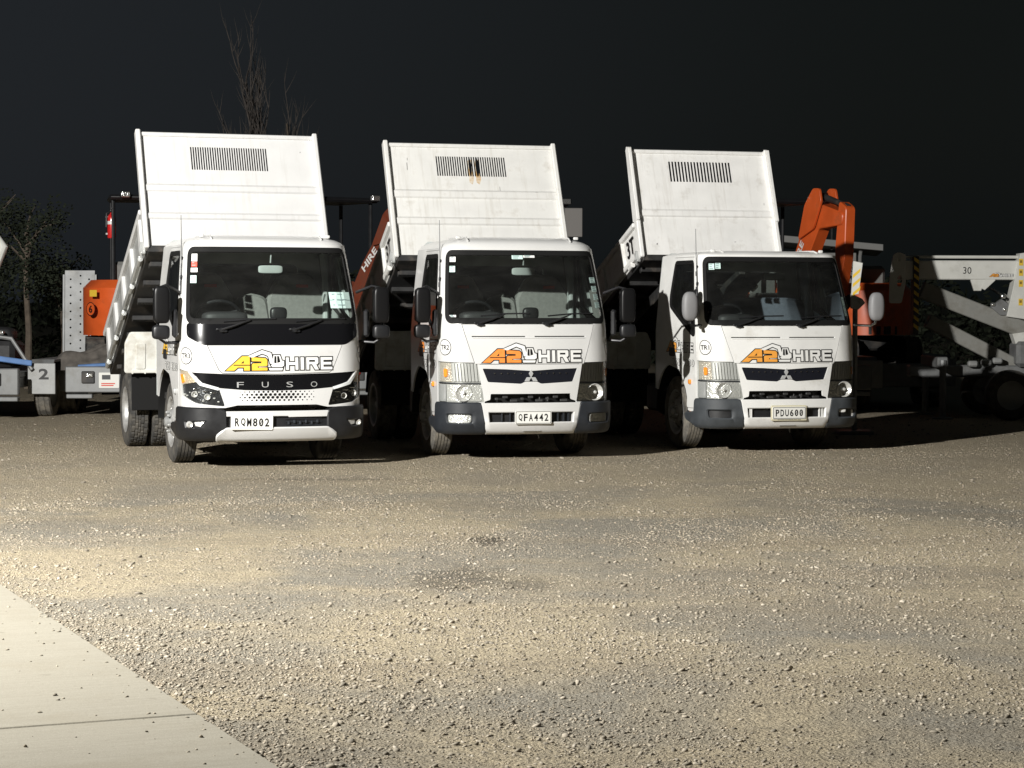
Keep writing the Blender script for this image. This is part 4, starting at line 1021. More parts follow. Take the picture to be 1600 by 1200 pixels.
    # ---- wipers
    for u in (-.50, .17):
        w_ = new_obj('wiper', None, shell); w_.empty_display_size = .1
        zc = 1.27 if new else 1.318
        mb = MB(); mb.lathe([(.0, -.03), (.02, -.03), (.024, .0), (.024, .03)], CAB.off(u, zc, .005), 'y', 12); superbox(mb, CAB.off(u + .03, zc - .012, .015), (.05, .02, .02)); superbox(mb, CAB.off(u - .03, zc + .006, .012), (.035, .02, .022)); mb.build('pivot', BLACK, w_)
        mb = MB(); mb.tube([CAB.off(u, zc, .03), CAB.off(u + .12, zc + .035, .034), CAB.off(u + .26, zc + .085, .03)], [.012, .010, .006], 6); mb.build('arm', BLACK, w_)
        mb = MB(); mb.tube([CAB.off(u + .02, zc + .075, .012), CAB.off(u + .26, zc + .095, .014), CAB.off(u + .50, zc + .10, .012)], .008, 6); mb.build('blade', BLACK, w_)
    # ---- aerial and pillar vents
    mb = MB(); a = CAB.off(-.93, 1.60, .01); b_ = CAB.off(-.93, 2.02, .02); mb.tube([a, b_, Vector((b_.x, b_.y + .02, 2.33))], [.006, .0045, .003], 6)
    superbox(mb, CAB.off(-.93, 1.93, .008), (.022, .022, .03)); superbox(mb, CAB.off(-.93, 1.75, .008), (.024, .024, .045)); mb.build('aerial', BLACK, shell)
    for z in (1.86, 1.70, 1.60):
        for x0 in (-.975, .955):
            mb = MB(); mb.prism(rrect(x0, x0 + .02, z - .025, z + .025, .009), CAB, .0, .004, .001, 0, .1); mb.build('pillar_clip', BLACK, shell)
    # ---- mirrors
    for s in (-1, 1):
        m_ = new_obj('door_mirror', None, shell); m_.empty_display_size = .1
        if q['mirror'] == 'black':
            x = s * 1.03
            mb = MB(); superbox(mb, (x, .20, 1.50), (.15, .09, .34), 5); mb.build('mirror_housing', mat('mirror_black', (.006, .006, .0065), .38, spec=.3), m_)
            mb = MB(); superbox(mb, (x + s * .005, .21, 1.25), (.16, .09, .13), 4); mb.build('wide_mirror', BLACK, m_)
            mb = MB(); mb.box((s * .90, .25, 1.33), (.05, .07, .26), None, .02); mb.build('mirror_bracket', BLACK, m_)
            mb = MB(); mb.tube([(s * .84, .40, 1.62), (s * .97, .30, 1.68), (s * 1.05, .24, 1.66), (s * 1.06, .24, 1.20), (s * .98, .26, 1.15), (s * .84, .36, 1.16)], .014, 8); mb.build('mirror_arm', BLACK, m_)
            mb = MB(); P = Plane((x, .252, 1.50), (-1, 0, 0), (0, 0, 1)); mb.patch([([rrect(-.07, .07, -.155, .155, .02)], 0)], P, 9., .001); mb.build('mirror_glass', CHROME, m_)
        else:
            x = s * 1.02; mg = mat('mirror_grey_plastic', (.21, .21, .215), .55, vary=.08)
            mb = MB(); superbox(mb, (x, .08, 1.52), (.165, .11, .30), 2.8); mb.build('mirror_housing', mg, m_)
            mb = MB(); P = Plane((x, .136, 1.52), (-1, 0, 0), (0, 0, 1)); mb.patch([([circ(0, 0, .068, 24, .13)], 0)], P, 9., .001); mb.build('mirror_glass', CHROME, m_)
            mb = MB(); mb.tube([(x, .09, 1.40), (x - s * .01, .09, 1.345), (x - s * .06, .10, 1.32), (s * .84, .24, 1.325)], .013, 8); mb.build('mirror_arm', BLACK if s < 0 else CHROME, m_)
            if s < 0:
                mb = MB(); superbox(mb, (-.865, .33, 1.55), (.035, .10, .30), 3); mb.build('quarter_mirror', BLACK, m_)
    # ---- decals
    lg = q['vinyl']
    if new: logo('logo_decal', CAB, .018, .898, 1.015, lg, lid_o)
    else: logo('logo_decal', CAB, .012, .945, 1.01, lg, lid_o)
    logo('door_logo_decal', CAB, -1.52, 1.03, .86, lg, shell, .0045)
    for txt, uc, w_ in (('255', -1.625, .27), ('4330', -1.25, .36)):
        mb = MB(); mb.text(txt, CAB, uc, .925, w_, .075, .0045, 0, bold=.035); ph = mb.build('phone_number', INK, shell, 0)
        mb = MB(); mb.text(txt, CAB, uc, .925, w_ - .012, .066, .006, 0, bold=.008); mb.build('number_fill', VINYL_W, ph, 0)
    fleet_badge(q['fleet'], CAB, -.855, 1.095 if not new else 1.035, .078, shell)
    fleet_badge(q['fleet'], CAB, .905, 1.095 if not new else 1.035, .078, shell)
    # ---- chassis
    ch = new_obj('chassis', None, t); ch.empty_display_size = .2
    for s in (-1, 1):
        mb = MB(); mb.box((s * .38, 2.45, .62), (.07, 4.3, .18), None, .01); mb.build('chassis_rail', CHASSIS, ch)
    for y in (.45, 1.7, 2.9, 4.3):
        mb = MB(); mb.box((0, y, .62), (.70, .10, .12), None, .01); mb.build('cross_member', CHASSIS, ch)
    mb = MB(); mb.tube([(-.66, 1.10, .38), (.66, 1.10, .38)], .05, 10); mb.box((0, 1.1, .34), (.8, .10, .10), None, .02); mb.build('front_axle', CHASSIS, ch)
    mb = MB(); mb.tube([(-.66, q['rear'], .39), (.66, q['rear'], .39)], .07, 10); superbox(mb, (0, q['rear'], .39), (.34, .36, .36), 2.4); mb.build('rear_axle', CHASSIS, ch)
    mb = MB(); mb.box((.05, .9, .60), (.7, .9, .45), None, .06); mb.box((0, 1.75, .55), (.45, .7, .3), None, .05); mb.build('engine', CHASSIS, ch)
    mb = MB(); mb.box((.62, 2.25, .52), (.36, .8, .34), None, .05); mb.build('fuel_tank', CHASSIS, ch)
    mb = MB(); mb.box((-.58, 2.05, .50), (.30, .45, .30), None, .03); mb.build('battery_box', CHASSIS, ch)
    mb = MB(); mb.tube([(0, 2.9, .72), (0, q['hy'] + .85 * math.cos(q['th']), q['hz'] - .85 * math.sin(q['th']) - .2)], [.075, .05], 14); mb.build('hoist_ram', CHASSIS, ch)
    mb = MB(); mb.box((-.30, 1.98, 1.02), (.62, .28, .30), None, .03)
    for k in range(4): mb.box((-.53 + k * .15, 1.835, 1.02), (.05, .02, .22), None, .008)
    mb.build('oil_tank', mat('tank_cream', (.6, .59, .53), .5, vary=.08), ch)
    for s in (-1, 1):
        mb = MB(); yq = q['rear'] - .52
        P = Plane((s * .70, yq, 0), (1, 0, 0), (0, -.10, .995))
        mg = rpoly([(-.26, .80), (.24, .80), (.24, 1.10), (.19, 1.21), (-.21, 1.21), (-.26, 1.10)], .02)
        mb.prism(mg, P, -.03, .012, .008)
        for (a, b, c, d) in ((-.15, -.06, .84, 1.10), (.06, .15, .84, 1.10), (-.19, .19, .80, .825)): mb.prism(rrect(a, b, c, d, .012), P, .008, .022, .006)
        for a in (-.19, -.06, .06, .19): mb.lathe([(0, -.03), (.010, -.03), (.010, 0)], P.off(a, .795, .0), 'y', 8)
        go = mb.build('rear_mudguard', mat('guard_white', (.60, .60, .56), .5, vary=.06, dirt=(.35, .32, .26), dscale=5), ch, 35)
        mb = MB(); pts = []
        for k in range(9):
            a = R(170 - k * 20); pts.append((q['rear'] - 0 + .46 * math.cos(a), .42 + .50 * math.sin(a)))
        PS = Plane((s * .66, 0, 0), (0, 1, 0), (0, 0, 1))
        ring = pts + [(q['rear'] + (p[0] - q['rear']) * 1.05, .42 + (p[1] - .42) * 1.05) for p in pts[::-1]]
        mb.prism(ring, PS, -.21, .21, .004); mb.build('wheel_arch', CHASSIS, go)
        mb = MB(); mb.box((s * .66, yq + .02, .60), (.44, .015, .40), None, .004); mb.build('mud_flap', SEAL, go)
        mb = MB()
        ring = [(1.10 + .47 * math.cos(R(a)), .40 + .47 * math.sin(R(a))) for a in range(0, 181, 12)]
        ring += [(1.10 + .50 * math.cos(R(a)), .40 + .50 * math.sin(R(a))) for a in range(180, -1, -12)]
        mb.prism(ring, Plane((s * .70, 0, 0), (0, 1, 0), (0, 0, 1)), -.14, .13, .003); mb.build('front_wheel_liner', SEAL, ch)
    # ---- wheels
    r_ = q['tyre']
    for s in (-1, 1):
        wheel(t, s * .70, 1.10, r_, s, r_, .205, 'rib', .075, q['tyre_mat'])
        wheel(t, s * .775, q['rear'], r_, s, r_, .205, 'block', -.07, q['tyre_mat'] if not new else RUBBER)
        wheel(t, s * .535, q['rear'], r_, s, r_, .205, 'block', -.07, RUBBER)
    tipper_body(t, q, t)
    if q['fleet'] == 'TR1': t.scale = (1, 1, .982)
    return t

RUSTPAINT = mat('rust_streaked_paint', (.60, .56, .48), .6, vary=.1, vscale=12, dirt=(.42, .24, .07), dscale=11, dlo=.38, dhi=.62)
common = dict(rear=3.55, tyre=.385)
T3 = dict(common, X=-2.146, Y=20.08, a=.319, new=True, white=WHITE, fleet='TR3', plate='RQM802', vinyl=VINYL_Y, fog=True, mirror='black', seat_mat=SEAT, seat_logo=True, bench=False,
    roof_h=.10, bump_mat=BLACK, tyre_mat=RUBBER, bed_mat=BED_WHITE, side_mat=ALU,
    hw=.925, hy=1.862, hz=2.09, hh=1.24, th=.447, L=3.0, side_h=.42, folds=[(.29, .345, .02), (.60, .665, .02)], slots=(32, .79, -.385, .86, 1.12, 0), wing=False, ribs=5,
    scratches=[(.74, 1.08, .008, .012)],
    label='white tipper truck with yellow logo, black-banded grille and plate RQM802',
    stickers=[(-.79, -.725, 1.90, 1.97, VINYL_W, 1), (-.79, -.725, 1.85, 1.895, REDTXT, 0), (-.795, -.72, 1.80, 1.84, VINYL_W, 0), (-.80, -.73, 1.70, 1.77, LABELG, 1), (.55, .79, 1.47, 1.62, LABELG, 2)])
T2 = dict(common, X=.188, Y=21.15, a=.252, new=False, white=WHITE, fleet='TR2', plate='QFA442', vinyl=VINYL_O, fog=True, mirror='black', seat_mat=SEAT, seat_logo=True, bench=False,
    roof_h=.12, bump_mat=DARKGREY, tyre_mat=RUBBERD, bed_mat=BED_WORN, side_mat=BED_WORN, tonnage=True, rust=True, scratches=[(-.71, 1.02, .006, .10), (-.70, 1.14, .005, .035), (.28, .78, .004, .06), (.66, .765, .03, .004)], bent={14: (-.006, .012), 17: (-.008, .022)},
    hw=.945, hy=2.0, hz=2.03, hh=1.315, th=.47, L=2.75, side_h=.42, folds=[(.36, .43, .02), (.68, .76, .02)], slots=(30, .77, -.385, .96, 1.20, 0), wing=False, ribs=4,
    label='white tipper truck with orange logo, fog lamps, rusty headboard vent and plate QFA442',
    stickers=[(-.79, -.72, 1.92, 1.97, VINYL_W, 1), (-.79, -.725, 1.82, 1.88, LABELG, 1), (-.12, .00, 1.95, 2.005, LABELG, 1), (.005, .13, 1.965, 1.99, VINYL_W, 0), (.71, .80, 1.72, 1.775, LABELG, 1), (.715, .805, 1.635, 1.69, LABELG, 1), (.72, .81, 1.555, 1.61, LABELG, 1), (.72, .81, 1.475, 1.53, LABELG, 1), (.77, .81, 1.40, 1.455, VINYL_W, 0), (-.79, -.72, 1.385, 1.405, VINYL_W, 0)])
T1 = dict(common, X=2.793, Y=22.28, a=.269, new=False, white=WHITE_OLD, fleet='TR1', plate='PDU600', vinyl=VINYL_O2, fog=False, mirror='grey', seat_mat=SEATBLUE, seat_logo=False, bench=True,
    roof_h=.055, bump_mat=BUMPGREY, tyre_mat=RUBBERD, bed_mat=BED_AGED, side_mat=BED_AGED, tonnage=True, surround='www.trucks.co.nz',
    hw=.835, hy=2.19, hz=2.105, hh=1.255, th=.368, L=3.0, side_h=.40, folds=[(.46, .53, .018)], slots=(20, .75, -.36, .90, 1.15, 0), wing=True, ribs=4, scratches=[(.30, .16, .02, .006), (-.62, .12, .012, .02), (.72, .62, .004, .03)],
    label='white tipper truck with grey round mirrors, no fog lamps and plate PDU600',
    stickers=[(-.765, -.70, 1.90, 1.965, LABELG, 1), (-.69, -.63, 1.91, 1.97, LABELG, 1), (.74, .82, 1.42, 1.62, LABELG, 2)])
for q in (T3, T2, T1): make_truck(q)

# ------------------------------------------------------------------ yard lamp outside the view
fp = thing('yard_lamp', 'tall grey pole with a single yard lamp beside the concrete apron', 'lamp post', (LAMP.x, LAMP.y, 0))
dirv = (LAMP_AIM - LAMP).normalized(); rq = dirv.to_track_quat('-Z', 'Y').to_matrix()
mb = MB(); mb.tube([(-.35, -.3, -.1), (-.35, -.3, LAMP.z + .3)], [.09, .055], 14); mb.box((-.35, -.3, .05), (.34, .34, .06), None, .01); mb.build('pole', GALV, fp)
mb = MB(); mb.box(Vector((0, 0, LAMP.z)) - dirv * .16, (.42, .34, .10), rq, .02); mb.tube([(-.35, -.3, LAMP.z + .1), Vector((0, 0, LAMP.z)) - dirv * .18], .03, 8); mb.build('lamp_head', GALV, fp)
ld = bpy.data.lights.new('yard_lamp_light', 'SPOT'); ld.energy = LAMP_W; ld.color = (1.0, .978, .935); ld.spot_size = R(180); ld.spot_blend = 1.0; ld.shadow_soft_size = .10
lo = new_obj('yard_lamp_light', ld, fp); lo.location = (0, 0, LAMP.z); lo.rotation_euler = rq.to_euler()

# ------------------------------------------------------------------ plant trailers and diggers behind the trucks
def make_trailer(label, loc, rz, number=None, ramps=True, perf=True):
    t = thing('plant_trailer', label, 'trailer', loc, rz, 'plant trailers behind the trucks')
    mb = MB(); mb.box((0, .1, .58), (1.50, 3.0, .07), None, .006)
    mb.build('deck', GALV, t)
    for s in (-1, 1):
        mb = MB(); mb.box((s * .70, .1, .48), (.08, 3.0, .14), None, .01); mb.build('side_rail', GALV, t)
    rb = new_obj('rear_beam', None, t); rb.empty_display_size = .1
    mb = MB(); mb.box((0, -1.46, .50), (1.64, .10, .34), None, .012); mb.build('beam', GALV, rb)
    for s in (-1, 1):
        mb = MB(); mb.box((s * .52, -1.522, .53), (.17, .03, .16), None, .01); mb.build('lamp_plate', CHASSIS, rb)
        mb = MB(); mb.box((s * .50, -1.55, .56), (.10, .035, .06), None, .012); mb.build('tail_light', WLAMP if s < 0 else REDLENS, rb)
        mb = MB(); mb.box((s * .64, -1.44, .28), (.34, .12, .06), None, .01); mb.build('lower_brace', GALV, rb)
    P = Plane((-.25, -1.515, .49), (1, 0, 0), (0, 0, 1)); mb = MB()
    mb.prism(rrect(-.13, .13, -.10, .10, .01), P, -.002, .006, .002); mb.patch([([rect(-.09, .02, .01, .07)], 1), ([rect(-.10, .08, -.05, -.035), rect(-.10, .06, -.075, -.06)], 2)], P, 9., .0075); mb.build('label_board', [PLATE, DARKGREY, REDTXT], rb)
    for s in (-1, 1):
        for y in (-.42, .36):
            w = new_obj('wheel', None, t); w.location = (s * .92, y, .32)
            pr = [(.19, -.09), (.27, -.105), (.31, -.09), (.32, -.05), (.31, -.045), (.31, -.035), (.32, -.03), (.32, .03), (.31, .035), (.31, .045), (.32, .05), (.31, .09), (.27, .105), (.19, .09)]
            mb = MB(); mb.lathe(pr, axis='x', seg=60, mod=lambda i, k: -.008 if 3 <= i <= 10 and k % 3 == 0 else 0); mb.build('tyre', RUBBERD, w, 30)
            mb = MB(); mb.lathe([(.20, s * .085), (.17, s * .06), (.10, s * .03), (.06, s * .06), (0, s * .06)], axis='x', seg=24, flip=s < 0); mb.build('rim', GALVL, w)
        mg = new_obj('mudguard', None, t); mg.empty_display_size = .1
        pf = [(-.86, .36), (-.86, .62), (-.70, .76), (.64, .76), (.80, .62), (.80, .36), (.78, .36), (.78, .60), (.63, .735), (-.69, .735), (-.84, .60), (-.84, .36)]
        mb = MB(); mb.prism(pf, Plane((s * .93, 0, 0), (0, 1, 0), (0, 0, 1)), -.14, .16, .004); mb.build('guard_panel', GALV, mg)
        mb = MB(); mb.box((s * .96, -.875, .52), (.36, .02, .40), None, .006); mb.build('guard_end', GALVL, mg)
        if number:
            mb = MB(); P = Plane((s * .96 + .03, -.886, .58), (1, 0, 0), (0, 0, 1)); mb.text(number, P, 0, 0, .13, .14, .002, 0, bold=.03); mb.build('number_mark', INK, mg, 0)
    mb = MB(); mb.tube([(-.6, 1.5, .5), (0, 2.7, .5), (.6, 1.5, .5)], .05, 8); mb.tube([(0, 2.6, .5), (0, 2.6, .0)], .03, 8); mb.build('drawbar', GALV, t)
    if ramps:
        for s in (-1,):
            P = Plane((-1.02, 1.15, .70), (1, 0, 0), (0, .06, .998)); rp = new_obj('loading_ramp', None, t); rp.empty_display_size = .1
            hol = [circ((-.12 if c == 0 else (.02 if c == 1 else .14)) + (0), .10 + .115 * k + (.05 if c % 2 else 0), .014, 8) for k in range(10) for c in range(3)]
            mb = MB(); mb.patch([([rect(-.20, .22, 0, 1.26)], 0), (hol, None)], P, .6, .012, -.012); mb.build('ramp_plate', GALV, rp)
            for x in (-.215, .235):
                mb = MB(); mb.prism(rect(x - .012, x + .012, -.02, 1.20), P, -.07, .03, .003); mb.build('ramp_flange', GALV, rp)
    return t

def make_digger(label, loc, rz, number=None, swing=0., panel=False, pitch=0., canopy=True, cox=0., paint=None):
    OR = paint or ORANGE
    t = thing('mini_digger', label, 'digger', loc, rz, 'orange diggers behind the trucks')
    for s in (-1, 1):
        tr = new_obj('track', None, t); tr.empty_display_size = .1
        P = Plane((s * .48, 0, 0), (0, 1, 0), (0, 0, 1))
        st = [( .58 + .2 * math.cos(R(a)), .2 + .2 * math.sin(R(a))) for a in range(-90, 91, 20)] + [(-.58 + .2 * math.cos(R(a)), .2 + .2 * math.sin(R(a))) for a in range(90, 271, 20)]
        mb = MB(); mb.prism(st, P, -.12, .12, .01)
        for k in range(17):
            y = -.62 + k * .0775
            mb.box((s * .48, y, .404), (.24, .03, .02)); mb.box((s * .48, y, -.0), (.24, .03, .012))
        mb.build('track_belt', RUBBER, tr)
        for y in (-.5, -.2, .2, .5):
            mb = MB(); mb.lathe([(0, s * .125), (.10, s * .125), (.11, s * .11), (.11, 0)], (s * .48, y, .2), 'x', 16, flip=s < 0); mb.build('roller', CHASSIS, tr)
    mb = MB(); mb.box((0, 0, .30), (.7, .7, .18), None, .03); mb.lathe([(.33, .36), (.33, .45)], axis='z', seg=24); mb.build('undercarriage', CHASSIS, t)
    mb = MB(); mb.box((0, .98, .22), (1.15, .05, .30), None, .015); mb.box((-.3, .8, .22), (.08, .4, .08)); mb.box((.3, .8, .22), (.08, .4, .08)); mb.build('dozer_blade', CHASSIS, t)
    plan = [(.60 * math.cos(R(a)), -.05 + .72 * math.sin(R(a))) for a in range(180, 361, 12)] + [(.58, .45), (.30, .62), (-.30, .62), (-.58, .45)]
    Pz = Plane((0, 0, 0), (1, 0, 0), (0, 1, 0))
    mb = MB(); mb.prism(plan, Pz, .45, .60, .03); mb.build('house_base', CHASSIS, t)
    cw = [(.62 * math.cos(R(a)), -.05 + .75 * math.sin(R(a))) for a in range(176, 365, 9)] + [(.56, -.02), (.40, -.28), (-.40, -.28), (-.56, -.02)]
    mb = MB(); mb.prism([(x * .86, y * .86) for x, y in cw], Pz, .44, 1.20, .11); c_ = mb.build('counterweight', OR, t)
    if number:
        P = Plane((-.45, -.57, .80), (.617, -.787, 0), (0, 0, 1)); mb = MB()
        mb.patch([([circ(0, 0, .095, 28)], 0), ([circ(0, 0, .083, 28)], 1)], P, 9., .125); mb.text(number, P, 0, 0, .075, .105, .127, 0, bold=.03); mb.build('number_badge', [INK, ORANGE], c_, 0)
        mb = MB(); mb.patch([([rect(-.02, .13, .17, .26)], 0)], P, 9., .125); mb.build('warning_sticker', YELLOW, c_, 0)
    mb = MB(); mb.box((0, .05, .78), (.52, .52, .38), None, .06); mb.build('seat_box', TARP, t)
    mb = MB(); mb.box((0, -.16, 1.18), (.46, .12, .55), None, .05); mb.box((0, .06, 1.0), (.46, .46, .10), None, .04); mb.build('seat', SEAT, t)
    for s in ((-1, 1) if canopy else ()):
        for y in (-.30, .50):
            mb = MB(); mb.tube([(s * .50 + cox, y, .60 if y > 0 else 1.1), (s * .50 + cox, y, 2.30)], .028, 8); mb.build('canopy_post', BLACK, t)
    if canopy: mb = MB(); mb.box((cox, .1, 2.34), (1.12, 1.10, .07), None, .03); mb.build('canopy_roof', BLACK, t)
    for x, y in () if not canopy else ((-.46 + cox, .68), (.46 + cox, .68), (.50 + cox, -.49)) + (((-.34 + cox, -.49),) if number else ()):
        l = new_obj('work_light', None, t)
        mb = MB(); mb.box((x, y, 2.37), (.15, .07, .10), None, .02); mb.build('light_housing', BLACK, l)
        mb = MB(); mb.box((x, y + (.04 if y > 0 else -.04), 2.37), (.125, .02, .075), None, .008); mb.build('light_lens', WLAMP, l)
    if panel:
        mb = MB(); mb.box((.62, -.42, 2.07), (.26, .03, .42), None, .008); mb.build('side_panel', mat('grey_panel', (.20, .19, .18), .6), t)
    bm_ = new_obj('boom', None, t); bm_.location = (0, .66, .60); bm_.rotation_euler = (pitch, 0, swing); bm_.empty_display_size = .1
    Pb = Plane((0, 0, 0), (0, 1, 0), (0, 0, 1))
    bp_ = rpoly([(-.06, 0), (.10, -.04), (.42, .86), (.72, 1.48), (1.30, 1.62), (1.30, 1.76), (.66, 1.80), (.40, 1.68), (.14, .95)], .05)
    mb = MB(); mb.prism(bp_, Pb, -.09, .09, .012); mb.build('boom_arm', OR, bm_)
    for s in (-1, 1):
        mb = MB(); mb.prism(rpoly([(.30, 1.26), (.66, 1.46), (.80, 1.86), (.72, 2.02), (.56, 2.0), (.38, 1.75)], .04), Plane((s * .125, 0, 0), (0, 1, 0), (0, 0, 1)), -.015, .015, .004); mb.build('boom_lug', OR, bm_)
        mb = MB(); P = Plane((s * .094, .30, 1.12), (0, s * .42, .907), (0, -s * .907, .42) if s > 0 else (0, -.907 * -1, .42))
        if s > 0: P = Plane((.094, .27, 1.05), (0, .40, .916), (0, -.916, .40))
        else: P = Plane((-.094, .27, 1.05), (0, -.40, -.916), (0, -.916, .40))
        mb.text('HIRE', P, 0, 0, .40, .10, .002, 0, bold=.03); mb.build('boom_lettering', VINYL_W, bm_, 0)
    mb = MB(); mb.tube([(0, .22, .18), (0, .50, .95)], [.05, .03], 10); mb.build('boom_ram', CHASSIS, bm_)
    mb = MB(); mb.tube([(0, .60, 1.90), (0, 1.30, 1.86)], [.05, .03], 10); mb.build('stick_ram', CHASSIS, bm_)
    mb = MB(); mb.prism(rpoly([(1.16, 1.90), (1.34, 1.84), (1.42, 1.2), (1.36, .62), (1.26, .62), (1.18, 1.3)], .04), Pb, -.07, .07, .01); mb.build('stick', OR, bm_)
    mb = MB(); bk = [(1.36, .66), (1.24, .62), (1.02, .36), (1.06, .10), (1.22, .02), (1.30, .10), (1.16, .16), (1.12, .34), (1.30, .52), (1.44, .52)]
    mb.prism(bk, Pb, -.20, .20, .006); mb.build('bucket', CHASSIS, bm_)
    return t

TRX, TRY = -5.10, 30.2
make_trailer('grey plant trailer with upright perforated ramp carrying the digger numbered 6', (TRX, TRY, 0), R(3))
make_digger('orange mini digger numbered 6 with fire extinguisher on its canopy post', (TRX - .24, TRY + .45, .615), R(12), '6', R(12), False, R(-58), True, .27)
# extinguisher strapped to the canopy post
ex = thing('fire_extinguisher', 'red fire extinguisher strapped to a black canopy post', 'extinguisher', px(175, 374, 30.35))
mb = MB(); mb.lathe([(0, 0), (.05, .0), (.058, .015), (.058, .27), (.05, .31), (.022, .335), (.02, .36), (0, .36)], axis='z', seg=20); mb.build('cylinder', REDP, ex, 40)
mb = MB(); mb.box((0, 0, .375), (.04, .05, .04), None, .008); mb.box((.02, -.03, .41), (.02, .12, .015), None, .004); mb.tube([(0, -.02, .37), (-.06, -.05, .34), (-.065, -.05, .15)], .010, 6); mb.build('valve', BLACK, ex)
mb = MB(); mb.lathe([(.06, .19), (.06, .235)], axis='z', seg=20); mb.build('label_band', VINYL_W, ex)
for z in (.06, .29):
    mb = MB(); mb.box((-.055, 0, z), (.05, .05, .03), None, .005); mb.build('bracket', GALVL, ex)
# black tarpaulin heap and spare bucket on the deck
mb = MB(); vs = []; n = 26
for i in range(n):
    for j in range(n):
        a, b = i / (n - 1) * 2 - 1, j / (n - 1) * 2 - 1
        h_ = max(0, 1 - (a * a) ** 1.3) * max(0, 1 - (b * b) ** 1.5)
        vs.append((a * .55, b * .32, .26 * h_ ** .6 * (1 + .22 * math.sin(5 * a + 2 * b) + .15 * math.sin(11 * b - 4 * a))))
mb.add(vs, [(i * n + j, (i + 1) * n + j, (i + 1) * n + j + 1, i * n + j + 1) for i in range(n - 1) for j in range(n - 1)])
o = mb.build('tarpaulin', MUDDY, None, 60); o.location = (TRX - .45, TRY - 1.05, .615); tag(o, 'crumpled muddy cover lying on the trailer deck at the foot of the ramp', 'cover')
mb = MB(); mb.tube([(-6.2 + .62 + .0, 0, 0), (-5.0, .02, .04), (-4.6, 0, .02)], .035, 8); o = mb.build('strap_roll', BLUE, None); o.location = (-.12, TRY - 1.38, .655); tag(o, 'rolled blue strap along the rear edge of the trailer deck', 'strap')

make_trailer('grey plant trailer marked 2 on its mudguards with a dark machine aboard', (-7.02, 29.3, 0), R(-2), '2', ramps=False)
mc = thing('engine_machine', 'dark machine with grey frame and pale arm on the trailer marked 2', 'machine', (-7.0, 28.75, .615))
mb = MB(); mb.box((.1, 0, .22), (.9, .7, .34), None, .06); superbox(mb, (.2, 0, .46), (.6, .5, .22)); mb.build('engine_block', TARP, mc)
mb = MB(); mb.tube([(-.4, -.35, 0), (-.4, -.35, .55), (.52, -.35, .42), (.80, -.42, .02)], .028, 8); mb.build('frame', GALV, mc)
mb = MB(); mb.box((.32, -.37, .50), (.22, .06, .06), None, .015); mb.build('lamp_bar', WLAMP, mc)
mb = MB(); mb.tube([(0, 0, .45), (-.05, 0, 1.1), (.22, -.1, 1.25), (.36, -.1, 1.62), (.28, -.1, 1.75)], [.05, .05, .06, .07, .04], 10); mb.build('pale_arm', LIFTW, mc)
mb = MB(); mb.box((.56, -.46, .14), (.50, .03, .07), Matrix.Rotation(R(8), 3, 'Y'), .01); mb.build('strap', BLUE, mc)

make_trailer('grey plant trailer parked in shade behind the truck with the yellow logo', (-2.75, 31.4, 0), R(5), ramps=False)
make_digger('orange mini digger with raised boom between the yellow-logo and rusty-vent trucks', (-2.72, 31.4, .615), R(216), None, R(8), False, R(-20), True, 0., mat('shaded_orange', (.17, .035, .014), .6, vary=.3, vscale=6, dirt=(.06, .035, .025), dscale=6, dlo=.45, dhi=.8))  # digger orange darkened in the paint in place of shade
make_trailer('grey plant trailer in shade behind the truck with the rusty vent', (.22, 32.4, 0), R(5), ramps=False)
make_digger('canopied digger with grey side panel behind the truck with the rusty vent', (.22, 32.4, .615), R(8), None, R(25), True, R(-55))
make_trailer('grey plant trailer in shade behind the truck with grey mirrors', (4.0, 31.6, 0), R(5), ramps=False)
make_digger('orange mini digger with raised boom behind the truck with grey mirrors', (3.66, 31.6, .615), R(200), None, R(3), False, R(-10), True, .1)
make_trailer('grey plant trailer in shade beside the boom lift', (5.25, 32.6, 0), R(3), ramps=False)
make_digger('orange digger without canopy in shade beside the boom lift', (5.25, 32.6, .615), R(10), None, R(10), False, R(-60), False)

# ------------------------------------------------------------------ trailer boom lift on the right
LY = 29.3
bl = thing('boom_lift', 'white folded boom lift with company logo and yellow hazard stripes', 'boom lift', (0, 0, 0))
def lp(u, v, dy=0.): x, y, z = px(u, v, LY); return (x, z)
PL = Plane((0, LY, 0), (1, 0, 0), (0, 0, 1))
def lpoly(*q): return [lp(u, v) for u, v in q][::-1]
ub = new_obj('upper_boom', None, bl); ub.empty_display_size = .1
mb = MB(); mb.prism(lpoly((1405, 407), (1602, 407), (1602, 434), (1405, 434)), PL, -.10, .08, .012); mb.build('boom_tube', LIFTW, ub)
mb = MB(); mb.tube([(lp(1405, 400)[0], LY, lp(0, 400)[1]), (lp(1600, 400)[0], LY, lp(0, 400)[1])], .022, 8); mb.build('levelling_rod', LIFTW, ub)
mb = MB(); mb.prism(lpoly((1514, 434), (1545, 434), (1534, 440), (1530, 452), (1520, 452)), PL, .02, .07, .006); mb.build('boom_rest_lug', LIFTW, ub)
mb = MB(); mb.prism(lpoly((1530, 448), (1544, 418), (1552, 436), (1536, 451)), PL, -.02, .072, .003); mb.build('lug_web', LIFTW, ub)
k = .098; LG = Plane((0, LY, 0), (1, 0, 0), (0, 0, 1)); c = lp(1561, 431)
logo('logo_decal', LG, c[0], c[1], .33, VINYL_O2, ub, .0835)
mb = MB(); c = lp(1508, 421); mb.text('30', LG, c[0], c[1], .11, .09, .083, 0, bold=.0); mb.build('model_mark', INK, ub, 0)
kp = new_obj('knuckle_plate', None, bl); kp.empty_display_size = .1
